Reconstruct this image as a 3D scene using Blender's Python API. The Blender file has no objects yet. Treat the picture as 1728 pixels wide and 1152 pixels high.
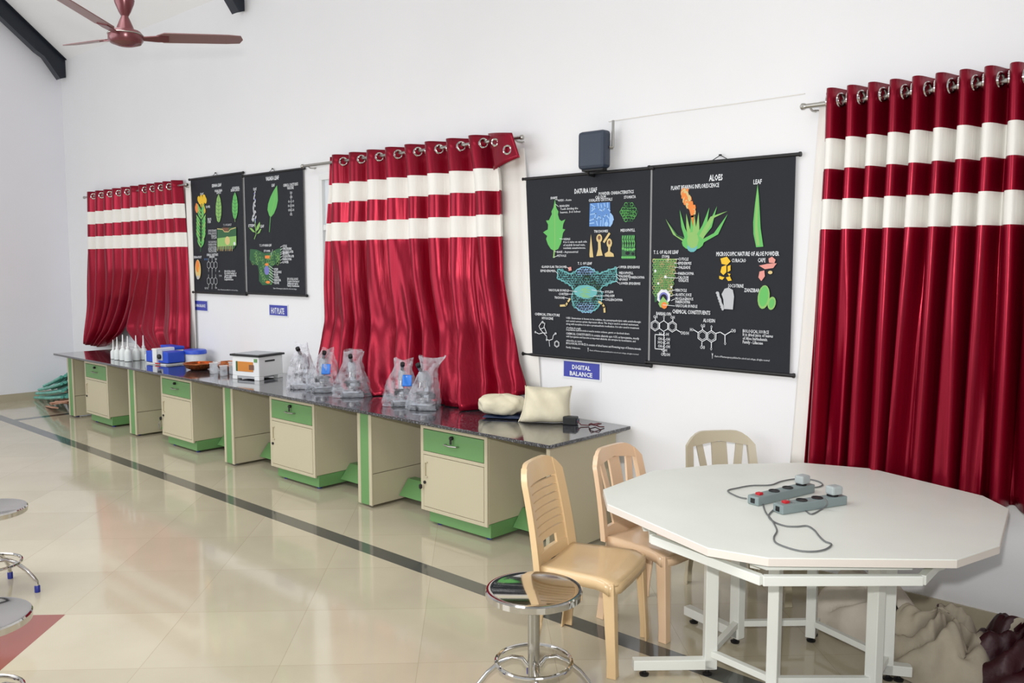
import bpy, bmesh, math, random
from mathutils import Vector, Matrix
from mathutils.geometry import tessellate_polygon
R = math.radians; PI = math.pi
random.seed(7)
sc = bpy.context.scene
COL = sc.collection
# ------------------------------------------------------------------ camera
YAW, PITCH, FPX, CAMH = R(42.534), R(5.194), 1456.7, 1.8
cd = bpy.data.cameras.new('camera'); cam = bpy.data.objects.new('camera', cd); COL.objects.link(cam)
cam.location = (0, 0, CAMH); cam.rotation_euler = (PI/2 - PITCH, 0, YAW)
cd.sensor_width = 36; cd.lens = 36*FPX/1728; cd.clip_start = .05; cd.clip_end = 200
sc.camera = cam
# ------------------------------------------------------------------ light
sc.view_settings.view_transform = 'Standard'; sc.view_settings.look = 'None'
sc.view_settings.exposure = 0.08; sc.view_settings.gamma = 1.0
w = bpy.data.worlds.new('daylight'); sc.world = w; w.use_nodes = True
w.node_tree.nodes['Background'].inputs[0].default_value = (.93, .96, 1.0, 1)
w.node_tree.nodes['Background'].inputs[1].default_value = .6
def area(name, loc, target, sx, sy, power, col=(1, 1, 1), spread=180):
    l = bpy.data.lights.new(name, 'AREA'); l.shape = 'RECTANGLE'; l.size = sx; l.size_y = sy; l.energy = power; l.color = col; l.spread = R(spread)
    o = bpy.data.objects.new(name, l); COL.objects.link(o); o.location = loc
    o.rotation_euler = (Vector(target)-Vector(loc)).to_track_quat('-Z', 'Y').to_euler(); return o
area('window_daylight', (-7.5, -2.6, 2.3), (-6.5, 4.6, 2.4), 7, 2.0, 150, (.97, .98, 1))
area('side_fill', (2.85, -.2, 1.7), (-6, 2.9, 1.0), 3.2, 1.8, 40, (1, 1, 1))  # unseen fill lamp added inside the right wall to brighten the cabinet sides
area('overhead_fill_far', (-8.0, .8, 5.0), (-8.0, 1.6, 0), 6, 2.2, 66, (1, 1, 1), 110)  # added overhead fill, no visible source; aimed down to lift the floor
area('overhead_fill_near', (-3.4, .2, 5.0), (-3.2, 1.4, 0), 4, 2.2, 58, (1, 1, 1), 110)  # second added overhead panel, out of view, brightens the table and chairs
fl = bpy.data.lights.new('camera_flash', 'SPOT'); fl.energy = 370; fl.spot_size = R(125); fl.spot_blend = .9; fl.shadow_soft_size = .035; fl.color = (1, .99, .97)
fo = bpy.data.objects.new('camera_flash', fl); COL.objects.link(fo); fo.location = (-.04, 0, 1.99)
fo.rotation_euler = Vector((-.75, .62, .10)).to_track_quat('-Z', 'Y').to_euler()

# ------------------------------------------------------------------ helpers
_f = Vector((-math.sin(YAW)*math.cos(PITCH), math.cos(YAW)*math.cos(PITCH), -math.sin(PITCH)))
_r = _f.cross(Vector((0, 0, 1))).normalized(); _u = _r.cross(_f)
def at(px, py, X=None, Y=None, Z=None):
    """where a photo point lies on a plane of the room (metres)"""
    d = _f + _r*((px-864)/FPX) - _u*((py-576)/FPX)
    t = X/d.x if X is not None else Y/d.y if Y is not None else (Z-CAMH)/d.z
    return d*t + Vector((0, 0, CAMH))
def lin(c): return tuple(((v/255)/12.92 if v/255 <= .04045 else ((v/255+.055)/1.055)**2.4) for v in c)
MATS = {}
def mat(name, rgb, rough=.5, metal=0., spec=.5, vary=0., vscale=8., bump=0., bscale=60., stretch=(1, 1, 1), coat=0., sheen=0., alpha=1., aniso=0.):
    if name in MATS: return MATS[name]
    m = bpy.data.materials.new(name); m.use_nodes = True; MATS[name] = m
    nt = m.node_tree; b = nt.nodes['Principled BSDF']; c = lin(rgb)
    b.inputs['Base Color'].default_value = (*c, 1); b.inputs['Roughness'].default_value = rough
    b.inputs['Metallic'].default_value = metal; b.inputs['Specular IOR Level'].default_value = spec
    b.inputs['Coat Weight'].default_value = coat; b.inputs['Sheen Weight'].default_value = sheen; b.inputs['Alpha'].default_value = alpha
    tc = nt.nodes.new('ShaderNodeTexCoord'); mp = nt.nodes.new('ShaderNodeMapping'); mp.inputs['Scale'].default_value = stretch
    nt.links.new(tc.outputs['Object'], mp.inputs[0])
    if vary:
        n = nt.nodes.new('ShaderNodeTexNoise'); n.inputs['Scale'].default_value = vscale; n.inputs['Detail'].default_value = 5
        nt.links.new(mp.outputs[0], n.inputs['Vector'])
        r = nt.nodes.new('ShaderNodeValToRGB'); e = r.color_ramp.elements
        e[0].position = .3; e[1].position = .7
        e[0].color = (*[x*(1-vary) for x in c], 1); e[1].color = (*[min(1, x*(1+vary)) for x in c], 1)
        nt.links.new(n.outputs['Fac'], r.inputs[0]); nt.links.new(r.outputs[0], b.inputs['Base Color'])
    if bump:
        n2 = nt.nodes.new('ShaderNodeTexNoise'); n2.inputs['Scale'].default_value = bscale; n2.inputs['Detail'].default_value = 4
        nt.links.new(mp.outputs[0], n2.inputs['Vector'])
        bp = nt.nodes.new('ShaderNodeBump'); bp.inputs['Strength'].default_value = bump; bp.inputs['Distance'].default_value = .01
        nt.links.new(n2.outputs['Fac'], bp.inputs['Height']); nt.links.new(bp.outputs[0], b.inputs['Normal'])
    return m
def film(name, rgb, amount=.3, rough=.12, bump=.6):
    """clear film or thin glass: transparent, with glossy reflections"""
    if name in MATS: return MATS[name]
    m = bpy.data.materials.new(name); m.use_nodes = True; MATS[name] = m
    nt = m.node_tree; nt.nodes.clear()
    o = nt.nodes.new('ShaderNodeOutputMaterial'); t = nt.nodes.new('ShaderNodeBsdfTransparent'); p = nt.nodes.new('ShaderNodeBsdfPrincipled')
    p.inputs['Base Color'].default_value = (*lin(rgb), 1); p.inputs['Roughness'].default_value = rough; p.inputs['Specular IOR Level'].default_value = 1.
    mx = nt.nodes.new('ShaderNodeMixShader'); n = nt.nodes.new('ShaderNodeTexNoise'); n.inputs['Scale'].default_value = 22; n.inputs['Detail'].default_value = 6
    tc = nt.nodes.new('ShaderNodeTexCoord'); nt.links.new(tc.outputs['Object'], n.inputs['Vector'])
    bp = nt.nodes.new('ShaderNodeBump'); bp.inputs['Strength'].default_value = bump; bp.inputs['Distance'].default_value = .02
    nt.links.new(n.outputs['Fac'], bp.inputs['Height']); nt.links.new(bp.outputs[0], p.inputs['Normal'])
    mr = nt.nodes.new('ShaderNodeMapRange'); mr.inputs['From Min'].default_value = .35; mr.inputs['From Max'].default_value = .5
    mr.inputs['To Min'].default_value = amount*.5; mr.inputs['To Max'].default_value = min(1, amount*2)
    nt.links.new(n.outputs['Fac'], mr.inputs['Value']); nt.links.new(mr.outputs[0], mx.inputs[0])
    nt.links.new(t.outputs[0], mx.inputs[1]); nt.links.new(p.outputs[0], mx.inputs[2]); nt.links.new(mx.outputs[0], o.inputs[0])
    return m
class MB:
    def __init__(s): s.v = []; s.f = []; s.m = []; s.mats = []; s.cur = 0; s.T = Matrix()
    def use(s, m):
        if m not in s.mats: s.mats.append(m)
        s.cur = s.mats.index(m); return s
    def add(s, vs, fs):
        b = len(s.v); s.v += [s.T @ Vector(p) for p in vs]
        for f in fs: s.f.append([b+i for i in f]); s.m.append(s.cur)
        return s
    def box(s, x0, x1, y0, y1, z0, z1):
        v = [(x, y, z) for z in (z0, z1) for y in (y0, y1) for x in (x0, x1)]
        return s.add(v, [(0, 2, 3, 1), (4, 5, 7, 6), (0, 1, 5, 4), (2, 6, 7, 3), (0, 4, 6, 2), (1, 3, 7, 5)])
    def prism(s, pts, z0, z1):
        n = len(pts)
        return s.add([(*p, z0) for p in pts]+[(*p, z1) for p in pts],
                     [tuple(range(n))[::-1], tuple(range(n, 2*n))]+[(i, (i+1) % n, n+(i+1) % n, n+i) for i in range(n)])
    def extrude(s, prof, axis, a, b):
        """profile of (p,q) pairs swept along axis x: (p,q)=(y,z); y: (x,z)"""
        n = len(prof); P = (lambda p, t: (t, p[0], p[1])) if axis == 'x' else (lambda p, t: (p[0], t, p[1]))
        return s.add([P(p, a) for p in prof]+[P(p, b) for p in prof],
                     [tuple(range(n)), tuple(range(n, 2*n))[::-1]]+[(i, n+i, n+(i+1) % n, (i+1) % n) for i in range(n)])
    def tube(s, pts, r, n=10, cap=True, flat=None):
        pts = [Vector(p) for p in pts]; rs = r if isinstance(r, (list, tuple)) else [r]*len(pts)
        vs = []; up = None
        for i, p in enumerate(pts):
            d = (pts[min(i+1, len(pts)-1)]-pts[max(i-1, 0)]).normalized()
            if up is None: up = Vector((0, 0, 1)) if abs(d.z) < .9 else Vector((1, 0, 0))
            a = d.cross(up)
            if a.length < 1e-6: a = d.cross(Vector((0, 1, 0)))
            a.normalize(); b = a.cross(d); up = b
            for k in range(n):
                t = 2*PI*k/n; vs.append(p+a*(math.cos(t)*rs[i])+b*(math.sin(t)*rs[i]))
        fs = [(i*n+k, i*n+(k+1) % n, (i+1)*n+(k+1) % n, (i+1)*n+k) for i in range(len(pts)-1) for k in range(n)]
        if cap: fs += [tuple(range(n))[::-1], tuple(range((len(pts)-1)*n, len(pts)*n))]
        return s.add(vs, fs)
    def bar(s, p, q, w_, h_, up=(0, 0, 1)):
        """straight rectangular bar from p to q"""
        p = Vector(p); q = Vector(q); d = (q-p).normalized(); a = d.cross(Vector(up))
        if a.length < 1e-5: a = d.cross(Vector((1, 0, 0)))
        a.normalize(); b = a.cross(d); v = []
        for c in (p, q):
            for i, j in ((-1, -1), (1, -1), (1, 1), (-1, 1)): v.append(c+a*(i*w_/2)+b*(j*h_/2))
        return s.add(v, [(0, 1, 2, 3)[::-1], (4, 5, 6, 7), (0, 1, 5, 4), (1, 2, 6, 5), (2, 3, 7, 6), (3, 0, 4, 7)])
    def lathe(s, prof, c=(0, 0, 0), n=24, sx=1, sy=1):
        vs = []; c = Vector(c)
        for r_, z in prof:
            for k in range(n): vs.append(c+Vector((r_*math.cos(2*PI*k/n)*sx, r_*math.sin(2*PI*k/n)*sy, z)))
        fs = [(i*n+k, i*n+(k+1) % n, (i+1)*n+(k+1) % n, (i+1)*n+k) for i in range(len(prof)-1) for k in range(n)]
        fs += [tuple(range(n))[::-1], tuple(range((len(prof)-1)*n, len(prof)*n))]
        return s.add(vs, fs)
    def torus(s, c, R_, r_, axis=(0, 0, 1), n=28, k=8):
        c = Vector(c); q = Vector(axis).to_track_quat('Z', 'Y'); vs = []
        for i in range(n):
            t = 2*PI*i/n
            for j in range(k):
                u = 2*PI*j/k; vs.append(c+q @ Vector(((R_+r_*math.cos(u))*math.cos(t), (R_+r_*math.cos(u))*math.sin(t), r_*math.sin(u))))
        return s.add(vs, [(i*k+j, ((i+1) % n)*k+j, ((i+1) % n)*k+(j+1) % k, i*k+(j+1) % k) for i in range(n) for j in range(k)])
    def grid(s, fn, nu, nv, closed=False, mfn=None):
        vs = [fn(i/nu, j/nv) for j in range(nv+1) for i in range(nu+1)]
        b = len(s.v); s.v += [s.T @ Vector(p) for p in vs]
        for j in range(nv):
            for i in range(nu):
                s.f.append([b+j*(nu+1)+i, b+j*(nu+1)+i+1, b+(j+1)*(nu+1)+i+1, b+(j+1)*(nu+1)+i]); s.m.append(mfn(i, j) if mfn else s.cur)
        return s
    def build(s, name, m=None, parent=None, smooth=None, bevel=0, solid=0, loc=None, sub=0):
        me = bpy.data.meshes.new(name); me.from_pydata([tuple(p) for p in s.v], [], s.f)
        for q in (s.mats if s.mats else [m]): me.materials.append(q)
        if s.mats: me.polygons.foreach_set('material_index', s.m)
        o = bpy.data.objects.new(name, me); COL.objects.link(o)
        if parent: o.parent = parent
        if loc is not None: o.location = loc
        bm = bmesh.new(); bm.from_mesh(me); bmesh.ops.recalc_face_normals(bm, faces=bm.faces); bm.to_mesh(me); bm.free()
        if smooth:
            for p in me.polygons: p.use_smooth = True
            me.set_sharp_from_angle(angle=R(smooth if smooth is not True else 40))
        if bevel:
            b = o.modifiers.new('bevel', 'BEVEL'); b.width = bevel; b.segments = 2; b.limit_method = 'ANGLE'; b.angle_limit = R(35); b.harden_normals = False
        if solid:
            b = o.modifiers.new('thickness', 'SOLIDIFY'); b.thickness = solid; b.offset = 0
        if sub:
            b = o.modifiers.new('subdivision', 'SUBSURF'); b.levels = b.render_levels = sub
        return o
def tag(o, label=None, cat=None, group=None, kind=None):
    for k, v in (('label', label), ('category', cat), ('group', group), ('kind', kind)):
        if v: o[k] = v
    return o
def thing(name, loc, label, cat, group=None, rz=0):
    o = bpy.data.objects.new(name, None); COL.objects.link(o); o.location = loc; o.rotation_euler = (0, 0, rz); o.empty_display_size = .1
    return tag(o, label, cat, group)
def copy_tree(o, parent=None):
    c = o.copy(); COL.objects.link(c); c.parent = parent
    for ch in list(o.children): copy_tree(ch, c)
    return c
def sm(t): t = max(0, min(1, t)); return t*t*(3-2*t)
def pw(pts, x):
    """piecewise smooth value"""
    if x <= pts[0][0]: return pts[0][1]
    for (a, va), (b, vb) in zip(pts, pts[1:]):
        if x <= b: return va+(vb-va)*(x-a)/(b-a)
    return pts[-1][1]
# ------------------------------------------------------------------ materials
M = dict(
    wall=mat('painted_wall', (236, 236, 238), .62, vary=.015, vscale=1.2, bump=.03, bscale=120),
    wall_l=mat('painted_side_wall', (234, 234, 240), .62, vary=.015, vscale=1.2, bump=.03, bscale=120),
    ceil=mat('ceiling_paint', (238, 238, 238), .7),
    steel_blk=mat('black_steel', (34, 40, 50), .35, .2),
    cream=mat('cream_powder_coat', (194, 185, 158), .38, vary=.02, vscale=2),
    green=mat('green_powder_coat', (104, 150, 92), .38, vary=.02, vscale=2),
    gap=mat('dark_gap', (40, 42, 36), .8),
    maroon=mat('maroon_satin', (140, 3, 37), .31, .6, .5, vary=.1, vscale=3, bump=.35, bscale=7, stretch=(3, 3, .2)),
    white_cloth=mat('white_satin_band', (240, 238, 232), .55, 0, .4, vary=.03, vscale=4, bump=.4, bscale=12, stretch=(3, 3, .3)),
    lining=mat('white_lining_cloth', (232, 229, 224), .7, vary=.02, vscale=4),
    chrome=mat('polished_steel', (205, 203, 200), .07, 1.),
    satin=mat('brushed_steel', (178, 176, 170), .3, 1.),
    black=mat('black_plastic', (22, 22, 24), .45),
    blue_cap=mat('blue_plastic', (30, 40, 130), .4),
    chart=mat('black_chart_cloth', (23, 27, 35), .6, 0, .35, vary=.08, vscale=3),
    wht=mat('white_ink', (225, 228, 232), .6), grn=mat('green_ink', (100, 186, 96), .6), dgrn=mat('dark_green_ink', (44, 96, 58), .6),
    lgr=mat('pale_green_ink', (140, 188, 104), .6), blu=mat('blue_ink', (92, 140, 205), .6), teal=mat('teal_ink', (104, 178, 180), .6),
    lbl=mat('light_blue_ink', (150, 190, 235), .6), yel=mat('yellow_ink', (235, 190, 40), .6), org=mat('orange_ink', (235, 135, 60), .6),
    tan=mat('tan_ink', (215, 190, 130), .6), pnk=mat('pink_ink', (225, 150, 140), .6), brn=mat('brown_ink', (120, 80, 60), .6), vio=mat('violet_ink', (120, 120, 190), .6),
    gry=mat('grey_ink', (185, 188, 192), .6),
    sign=mat('blue_sign_vinyl', (58, 66, 165), .4),
    tan_pl=mat('tan_plastic', (216, 186, 142), .32, coat=.3), pink_pl=mat('peach_plastic', (224, 192, 158), .32, coat=.3), grey_pl=mat('beige_plastic', (190, 180, 156), .35, coat=.2),
    table=mat('white_laminate', (226, 229, 221), .42, vary=.03, vscale=3), edge=mat('white_edging', (222, 214, 205), .5),
    tsteel=mat('white_painted_steel', (222, 224, 218), .4),
    grey_box=mat('grey_plastic', (128, 142, 142), .45), grey_lt=mat('light_grey_plastic', (168, 176, 176), .45), red=mat('red_switch', (190, 30, 40), .4),
    cable=mat('grey_cable', (105, 108, 108), .5), wcable=mat('white_cable', (228, 226, 222), .6),
    cloth=mat('cream_cotton', (222, 214, 188), .9, vary=.04, vscale=9, bump=.4, bscale=25),
    sheer=mat('beige_lining', (170, 160, 142), .85, vary=.14, vscale=7, bump=.9, bscale=9),
    sheer2=mat('pale_lining', (206, 198, 184), .85, vary=.08, vscale=6, bump=.5, bscale=14),
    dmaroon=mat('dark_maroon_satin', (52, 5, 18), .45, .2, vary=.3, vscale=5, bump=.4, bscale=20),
    fan=mat('brown_fan_enamel', (112, 60, 64), .25, .3), fan_l=mat('dusky_pink_blade', (134, 102, 102), .3, .2),
    wplastic=mat('white_plastic', (230, 232, 232), .35), bluep=mat('bright_blue_plastic', (40, 80, 200), .4), mint=mat('mint_plastic', (190, 225, 212), .4),
    copper=mat('copper_metal', (196, 118, 70), .25, .85), orange=mat('amber_panel', (205, 130, 50), .4), gpaint=mat('grey_microscope_enamel', (168, 172, 180), .3, .4),
    teal_p=mat('teal_wrap', (96, 176, 162), .28, vary=.25, vscale=12), salm=mat('brown_board', (186, 142, 118), .7, vary=.12, vscale=8),
    box_dk=mat('dark_slate_plastic', (50, 60, 76), .45), navy=mat('navy_plastic', (25, 45, 80), .4), bottle=mat('translucent_white_plastic', (222, 228, 226), .35),
    bag=film('clear_plastic_bag', (215, 220, 230), .16, .1, .9), bagw=film('milky_plastic_bag', (228, 230, 240), .2, .12, .9), glass=film('clear_glass', (235, 240, 245), .13, .05, .1),
)
# floor: 0.62 m polished tiles laid on the diagonal, dark border band, one red diamond
def floor_material():
    m = bpy.data.materials.new('polished_floor_tiles'); m.use_nodes = True; nt = m.node_tree; b = nt.nodes['Principled BSDF']
    g = nt.nodes.new('ShaderNodeNewGeometry'); sx = nt.nodes.new('ShaderNodeSeparateXYZ'); nt.links.new(g.outputs['Position'], sx.inputs[0])
    def mth(op, a, b_=None, c=None):
        n = nt.nodes.new('ShaderNodeMath'); n.operation = op
        for i, q in enumerate((a, b_, c)):
            if q is None: continue
            if isinstance(q, (int, float)): n.inputs[i].default_value = q
            else: nt.links.new(q, n.inputs[i])
        return n.outputs[0]
    X, Y = sx.outputs[0], sx.outputs[1]; T = .62
    p = mth('MULTIPLY', mth('ADD', X, Y), .70711); q = mth('MULTIPLY', mth('SUBTRACT', Y, X), .70711)
    def joint(t, o):
        fr = mth('FRACT', mth('DIVIDE', mth('ADD', t, o), T)); return mth('LESS_THAN', mth('ABSOLUTE', mth('SUBTRACT', fr, .5)), .0022)
    j = mth('MAXIMUM', joint(p, .882+T*.5), joint(q, -4.39+T*.5))
    cell = mth('ADD', mth('FLOOR', mth('DIVIDE', mth('ADD', p, .882), T)), mth('MULTIPLY', mth('FLOOR', mth('DIVIDE', mth('ADD', q, -4.39), T)), 7.3))
    wn = nt.nodes.new('ShaderNodeTexWhiteNoise'); wn.noise_dimensions = '1D'; nt.links.new(cell, wn.inputs['W'])
    nz = nt.nodes.new('ShaderNodeTexNoise'); nz.inputs['Scale'].default_value = 2.2; nz.inputs['Detail'].default_value = 6; nt.links.new(g.outputs['Position'], nz.inputs['Vector'])
    f = mth('ADD', mth('MULTIPLY', nz.outputs['Fac'], .7), mth('MULTIPLY', wn.outputs['Value'], .3))
    rp = nt.nodes.new('ShaderNodeValToRGB'); rp.color_ramp.elements[0].position = .25; rp.color_ramp.elements[1].position = .75
    rp.color_ramp.elements[0].color = (*lin((177, 168, 146)), 1); rp.color_ramp.elements[1].color = (*lin((191, 182, 160)), 1); nt.links.new(f, rp.inputs[0])
    def mix(fac, a, col):
        n = nt.nodes.new('ShaderNodeMix'); n.data_type = 'RGBA'; nt.links.new(fac, n.inputs[0]); nt.links.new(a, n.inputs[6]); n.inputs[7].default_value = (*lin(col), 1); return n.outputs[2]
    c = mix(j, rp.outputs[0], (164, 153, 131))
    def inr(v, a, b_): return mth('MULTIPLY', mth('GREATER_THAN', v, a), mth('LESS_THAN', v, b_))
    s1 = inr(Y, 3.245, 3.365); s2 = mth('MULTIPLY', inr(X, -10.9, -10.78), mth('GREATER_THAN', Y, 3.3))
    c = mix(mth('MAXIMUM', s1, s2), c, (74, 76, 74))
    red = mth('MULTIPLY', inr(p, -2.11-T*2, -2.11), inr(q, 4.39-T*2, 4.39))
    c = mix(red, c, (140, 78, 68))
    nt.links.new(c, b.inputs['Base Color']); b.inputs['Roughness'].default_value = .1; b.inputs['Specular IOR Level'].default_value = .5
    b.inputs['Coat Weight'].default_value = .25; b.inputs['Coat Roughness'].default_value = .04
    return m
M['floor'] = floor_material()
def granite():
    m = mat('black_granite', (36, 36, 42), .1, 0, .7, coat=.6); nt = m.node_tree; b = nt.nodes['Principled BSDF']
    v = nt.nodes.new('ShaderNodeTexNoise'); v.inputs['Scale'].default_value = 90; v.inputs['Detail'].default_value = 3
    tc = nt.nodes.new('ShaderNodeTexCoord'); nt.links.new(tc.outputs['Object'], v.inputs['Vector'])
    r = nt.nodes.new('ShaderNodeValToRGB'); e = r.color_ramp.elements; e[0].position = .5; e[1].position = .72
    e[0].color = (*lin((32, 32, 38)), 1); e[1].color = (*lin((120, 122, 130)), 1); nt.links.new(v.outputs['Fac'], r.inputs[0]); nt.links.new(r.outputs[0], b.inputs['Base Color'])
    b.inputs['Coat Roughness'].default_value = .06
    return m
M['granite'] = granite()
# ------------------------------------------------------------------ the room
WY, WX = 4.6, -12.35; SL = .86; ZE = 4.45
def struct(name, mb, m, **k): return tag(mb.build(name, m, **k), kind='structure')
struct('floor', MB().box(WX-.2, 3.2, -3.2, WY+.2, -.12, 0), M['floor'])
# back wall with real openings for the windows behind the curtains
wins = [(-11.25, -9.2), (-6.56, -4.35), (-1.9, .3)]; WZ0, WZ1 = .78, 2.585
mb = MB(); xs = WX-.2
for a, b_ in wins:
    mb.box(xs, a, WY, WY+.2, 0, ZE+.05); mb.box(a, b_, WY, WY+.2, 0, WZ0); mb.box(a, b_, WY, WY+.2, WZ1, ZE+.05); xs = b_
mb.box(xs, 3.2, WY, WY+.2, 0, ZE+.05)
struct('wall_back', mb, M['wall'])
struct('wall_left', MB().extrude([(-3.2, 0), (WY, 0), (WY, ZE), (-.6, ZE+SL*5.2), (-3.2, ZE+SL*2.6)], 'x', WX-.2, WX), M['wall_l'])
struct('wall_right', MB().extrude([(-3.2, 0), (WY, 0), (WY, ZE), (-.6, ZE+SL*5.2), (-3.2, ZE+SL*2.6)], 'x', 3.0, 3.2), M['wall'])
struct('ceiling', MB().extrude([(WY+.2, ZE-.15), (WY+.2, ZE), (-.6, ZE+SL*5.2+.15), (-3.2, ZE+SL*2.6+.15), (-3.2, ZE+SL*2.6), (-.6, ZE+SL*5.2), (WY, ZE)], 'x', WX-.2, 3.2), M['ceil'])
struct('baseboard_back', MB().box(WX, 3.0, WY-.012, WY, 0, .1), M['floor'])
struct('baseboard_left', MB().box(WX, WX+.012, -3.2, WY-.012, 0, .1), M['floor'])
M['pane'] = mat('frosted_pane', (225, 230, 235), .3)
for k, (a, b_) in enumerate(wins):
    t = bpy.data.objects.new('window_%d' % (k+1), None); COL.objects.link(t); t.location = (a, WY, WZ0); t['kind'] = 'structure'
    W, Hh = b_-a, WZ1-WZ0; fr = MB(); q = .05
    fr.box(0, W, -.012, .06, 0, q).box(0, W, -.012, .06, Hh-q, Hh).box(0, q, -.012, .06, q, Hh-q).box(W-q, W, -.012, .06, q, Hh-q)
    fr.box(W/2-.03, W/2+.03, -.005, .06, q, Hh-q).box(q, W-q, -.005, .06, Hh*.74-.025, Hh*.74+.025)
    fr.build('window_frame', M['wplastic'], t, bevel=.004)
    MB().box(q, W-q, .02, .03, q, Hh-q).build('window_pane', M['pane'], t)
# steel rafters running up under the roof slope
def rafter(X, label):
    t = thing('roof_beam', (X, WY, ZE), label, 'beam', 'dark steel roof beams')
    d = Vector((0, -1, SL)).normalized(); n = Vector((0, -SL, -1)).normalized()
    def pt(s_, h): v = d*s_+n*h; return v
    D = .20
    web = [(0, 0), (0, -.22), (-.09, -.255), (-.27, .0), (-.36, .055), (-4.2, .055+3.84*SL), (-4.2, 4.2*SL)]
    k = len(web); V = [(-.006, a, b_) for a, b_ in web]+[(.006, a, b_) for a, b_ in web]
    MB().add(V, [tuple(range(k)), tuple(range(k, 2*k))[::-1]]+[(i, k+i, k+(i+1) % k, (i+1) % k) for i in range(k)]).build('web', M['steel_blk'], t)
    up_ = Vector((0, SL, 1))
    MB().bar((0, -.004, .0), (0, -4.2, 4.2*SL), .13, .012, up=up_).build('top_flange', M['steel_blk'], t)
    b_ = MB()
    for p_, q_ in zip(web[2:], web[3:6]): b_.bar((0, *p_), (0, *q_), .13, .012, up=up_)
    b_.build('bottom_flange', M['steel_blk'], t)
    return t
rafter(WX+.16, 'dark steel roof beam against the left wall, ending at the room corner')
rafter(-7.74, 'dark steel beam end above the fan, at the top edge of the photo')
# ------------------------------------------------------------------ ceiling fan
fc = at(212, 64, Y=2.18); t = thing('ceiling_fan', fc, 'brown ceiling fan with three long blades hanging at upper left', 'fan')
MB().lathe([(.03, .04), (.078, .036), (.092, .02), (.092, -.012), (.08, -.03), (.045, -.042), (.012, -.044)]).build('motor_housing', M['fan'], t, smooth=35)
MB().torus((0, 0, .016), .092, .0035).build('trim_ring', M['satin'], t, smooth=True)
MB().lathe([(.05, .035), (.042, .06), (.03, .09), (.021, .11), (.018, .12)]).build('coupling', M['fan'], t, smooth=40)
MB().lathe([(.018, .115), (.032, .14), (.05, .185), (.054, .205), (.048, .21)]).build('canopy_cup', M['fan'], t, smooth=40)
zc = ZE+SL*(WY-fc.y)-fc.z
MB().tube([(0, 0, .15), (0, 0, zc-.05)], .014).build('down_rod', M['fan_l'], t, smooth=True)
MB().lathe([(.03, zc-.1), (.07, zc-.03), (.07, zc+.02)]).build('ceiling_cup', M['fan'], t, smooth=40)
for k in range(3):
    a = R(66+120*k); b_ = MB(); b_.T = Matrix.Rotation(a, 4, 'Z') @ Matrix.Rotation(R(-4.5), 4, 'Y') @ Matrix.Rotation(R(-13), 4, 'X')
    b_.prism([(.16, -.03), (.2, -.062), (.54, -.056), (.615, -.045), (.63, 0), (.615, .045), (.54, .053), (.2, .055), (.16, .03)], .0, .006)
    bl = b_.build('blade', M['fan_l'], t, bevel=.002)
    c_ = MB(); c_.T = b_.T; c_.prism([(.075, -.018), (.17, -.035), (.225, -.03), (.225, .03), (.17, .035), (.075, .018)], -.006, 0); c_.build('blade_bracket', M['fan'], bl)
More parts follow.
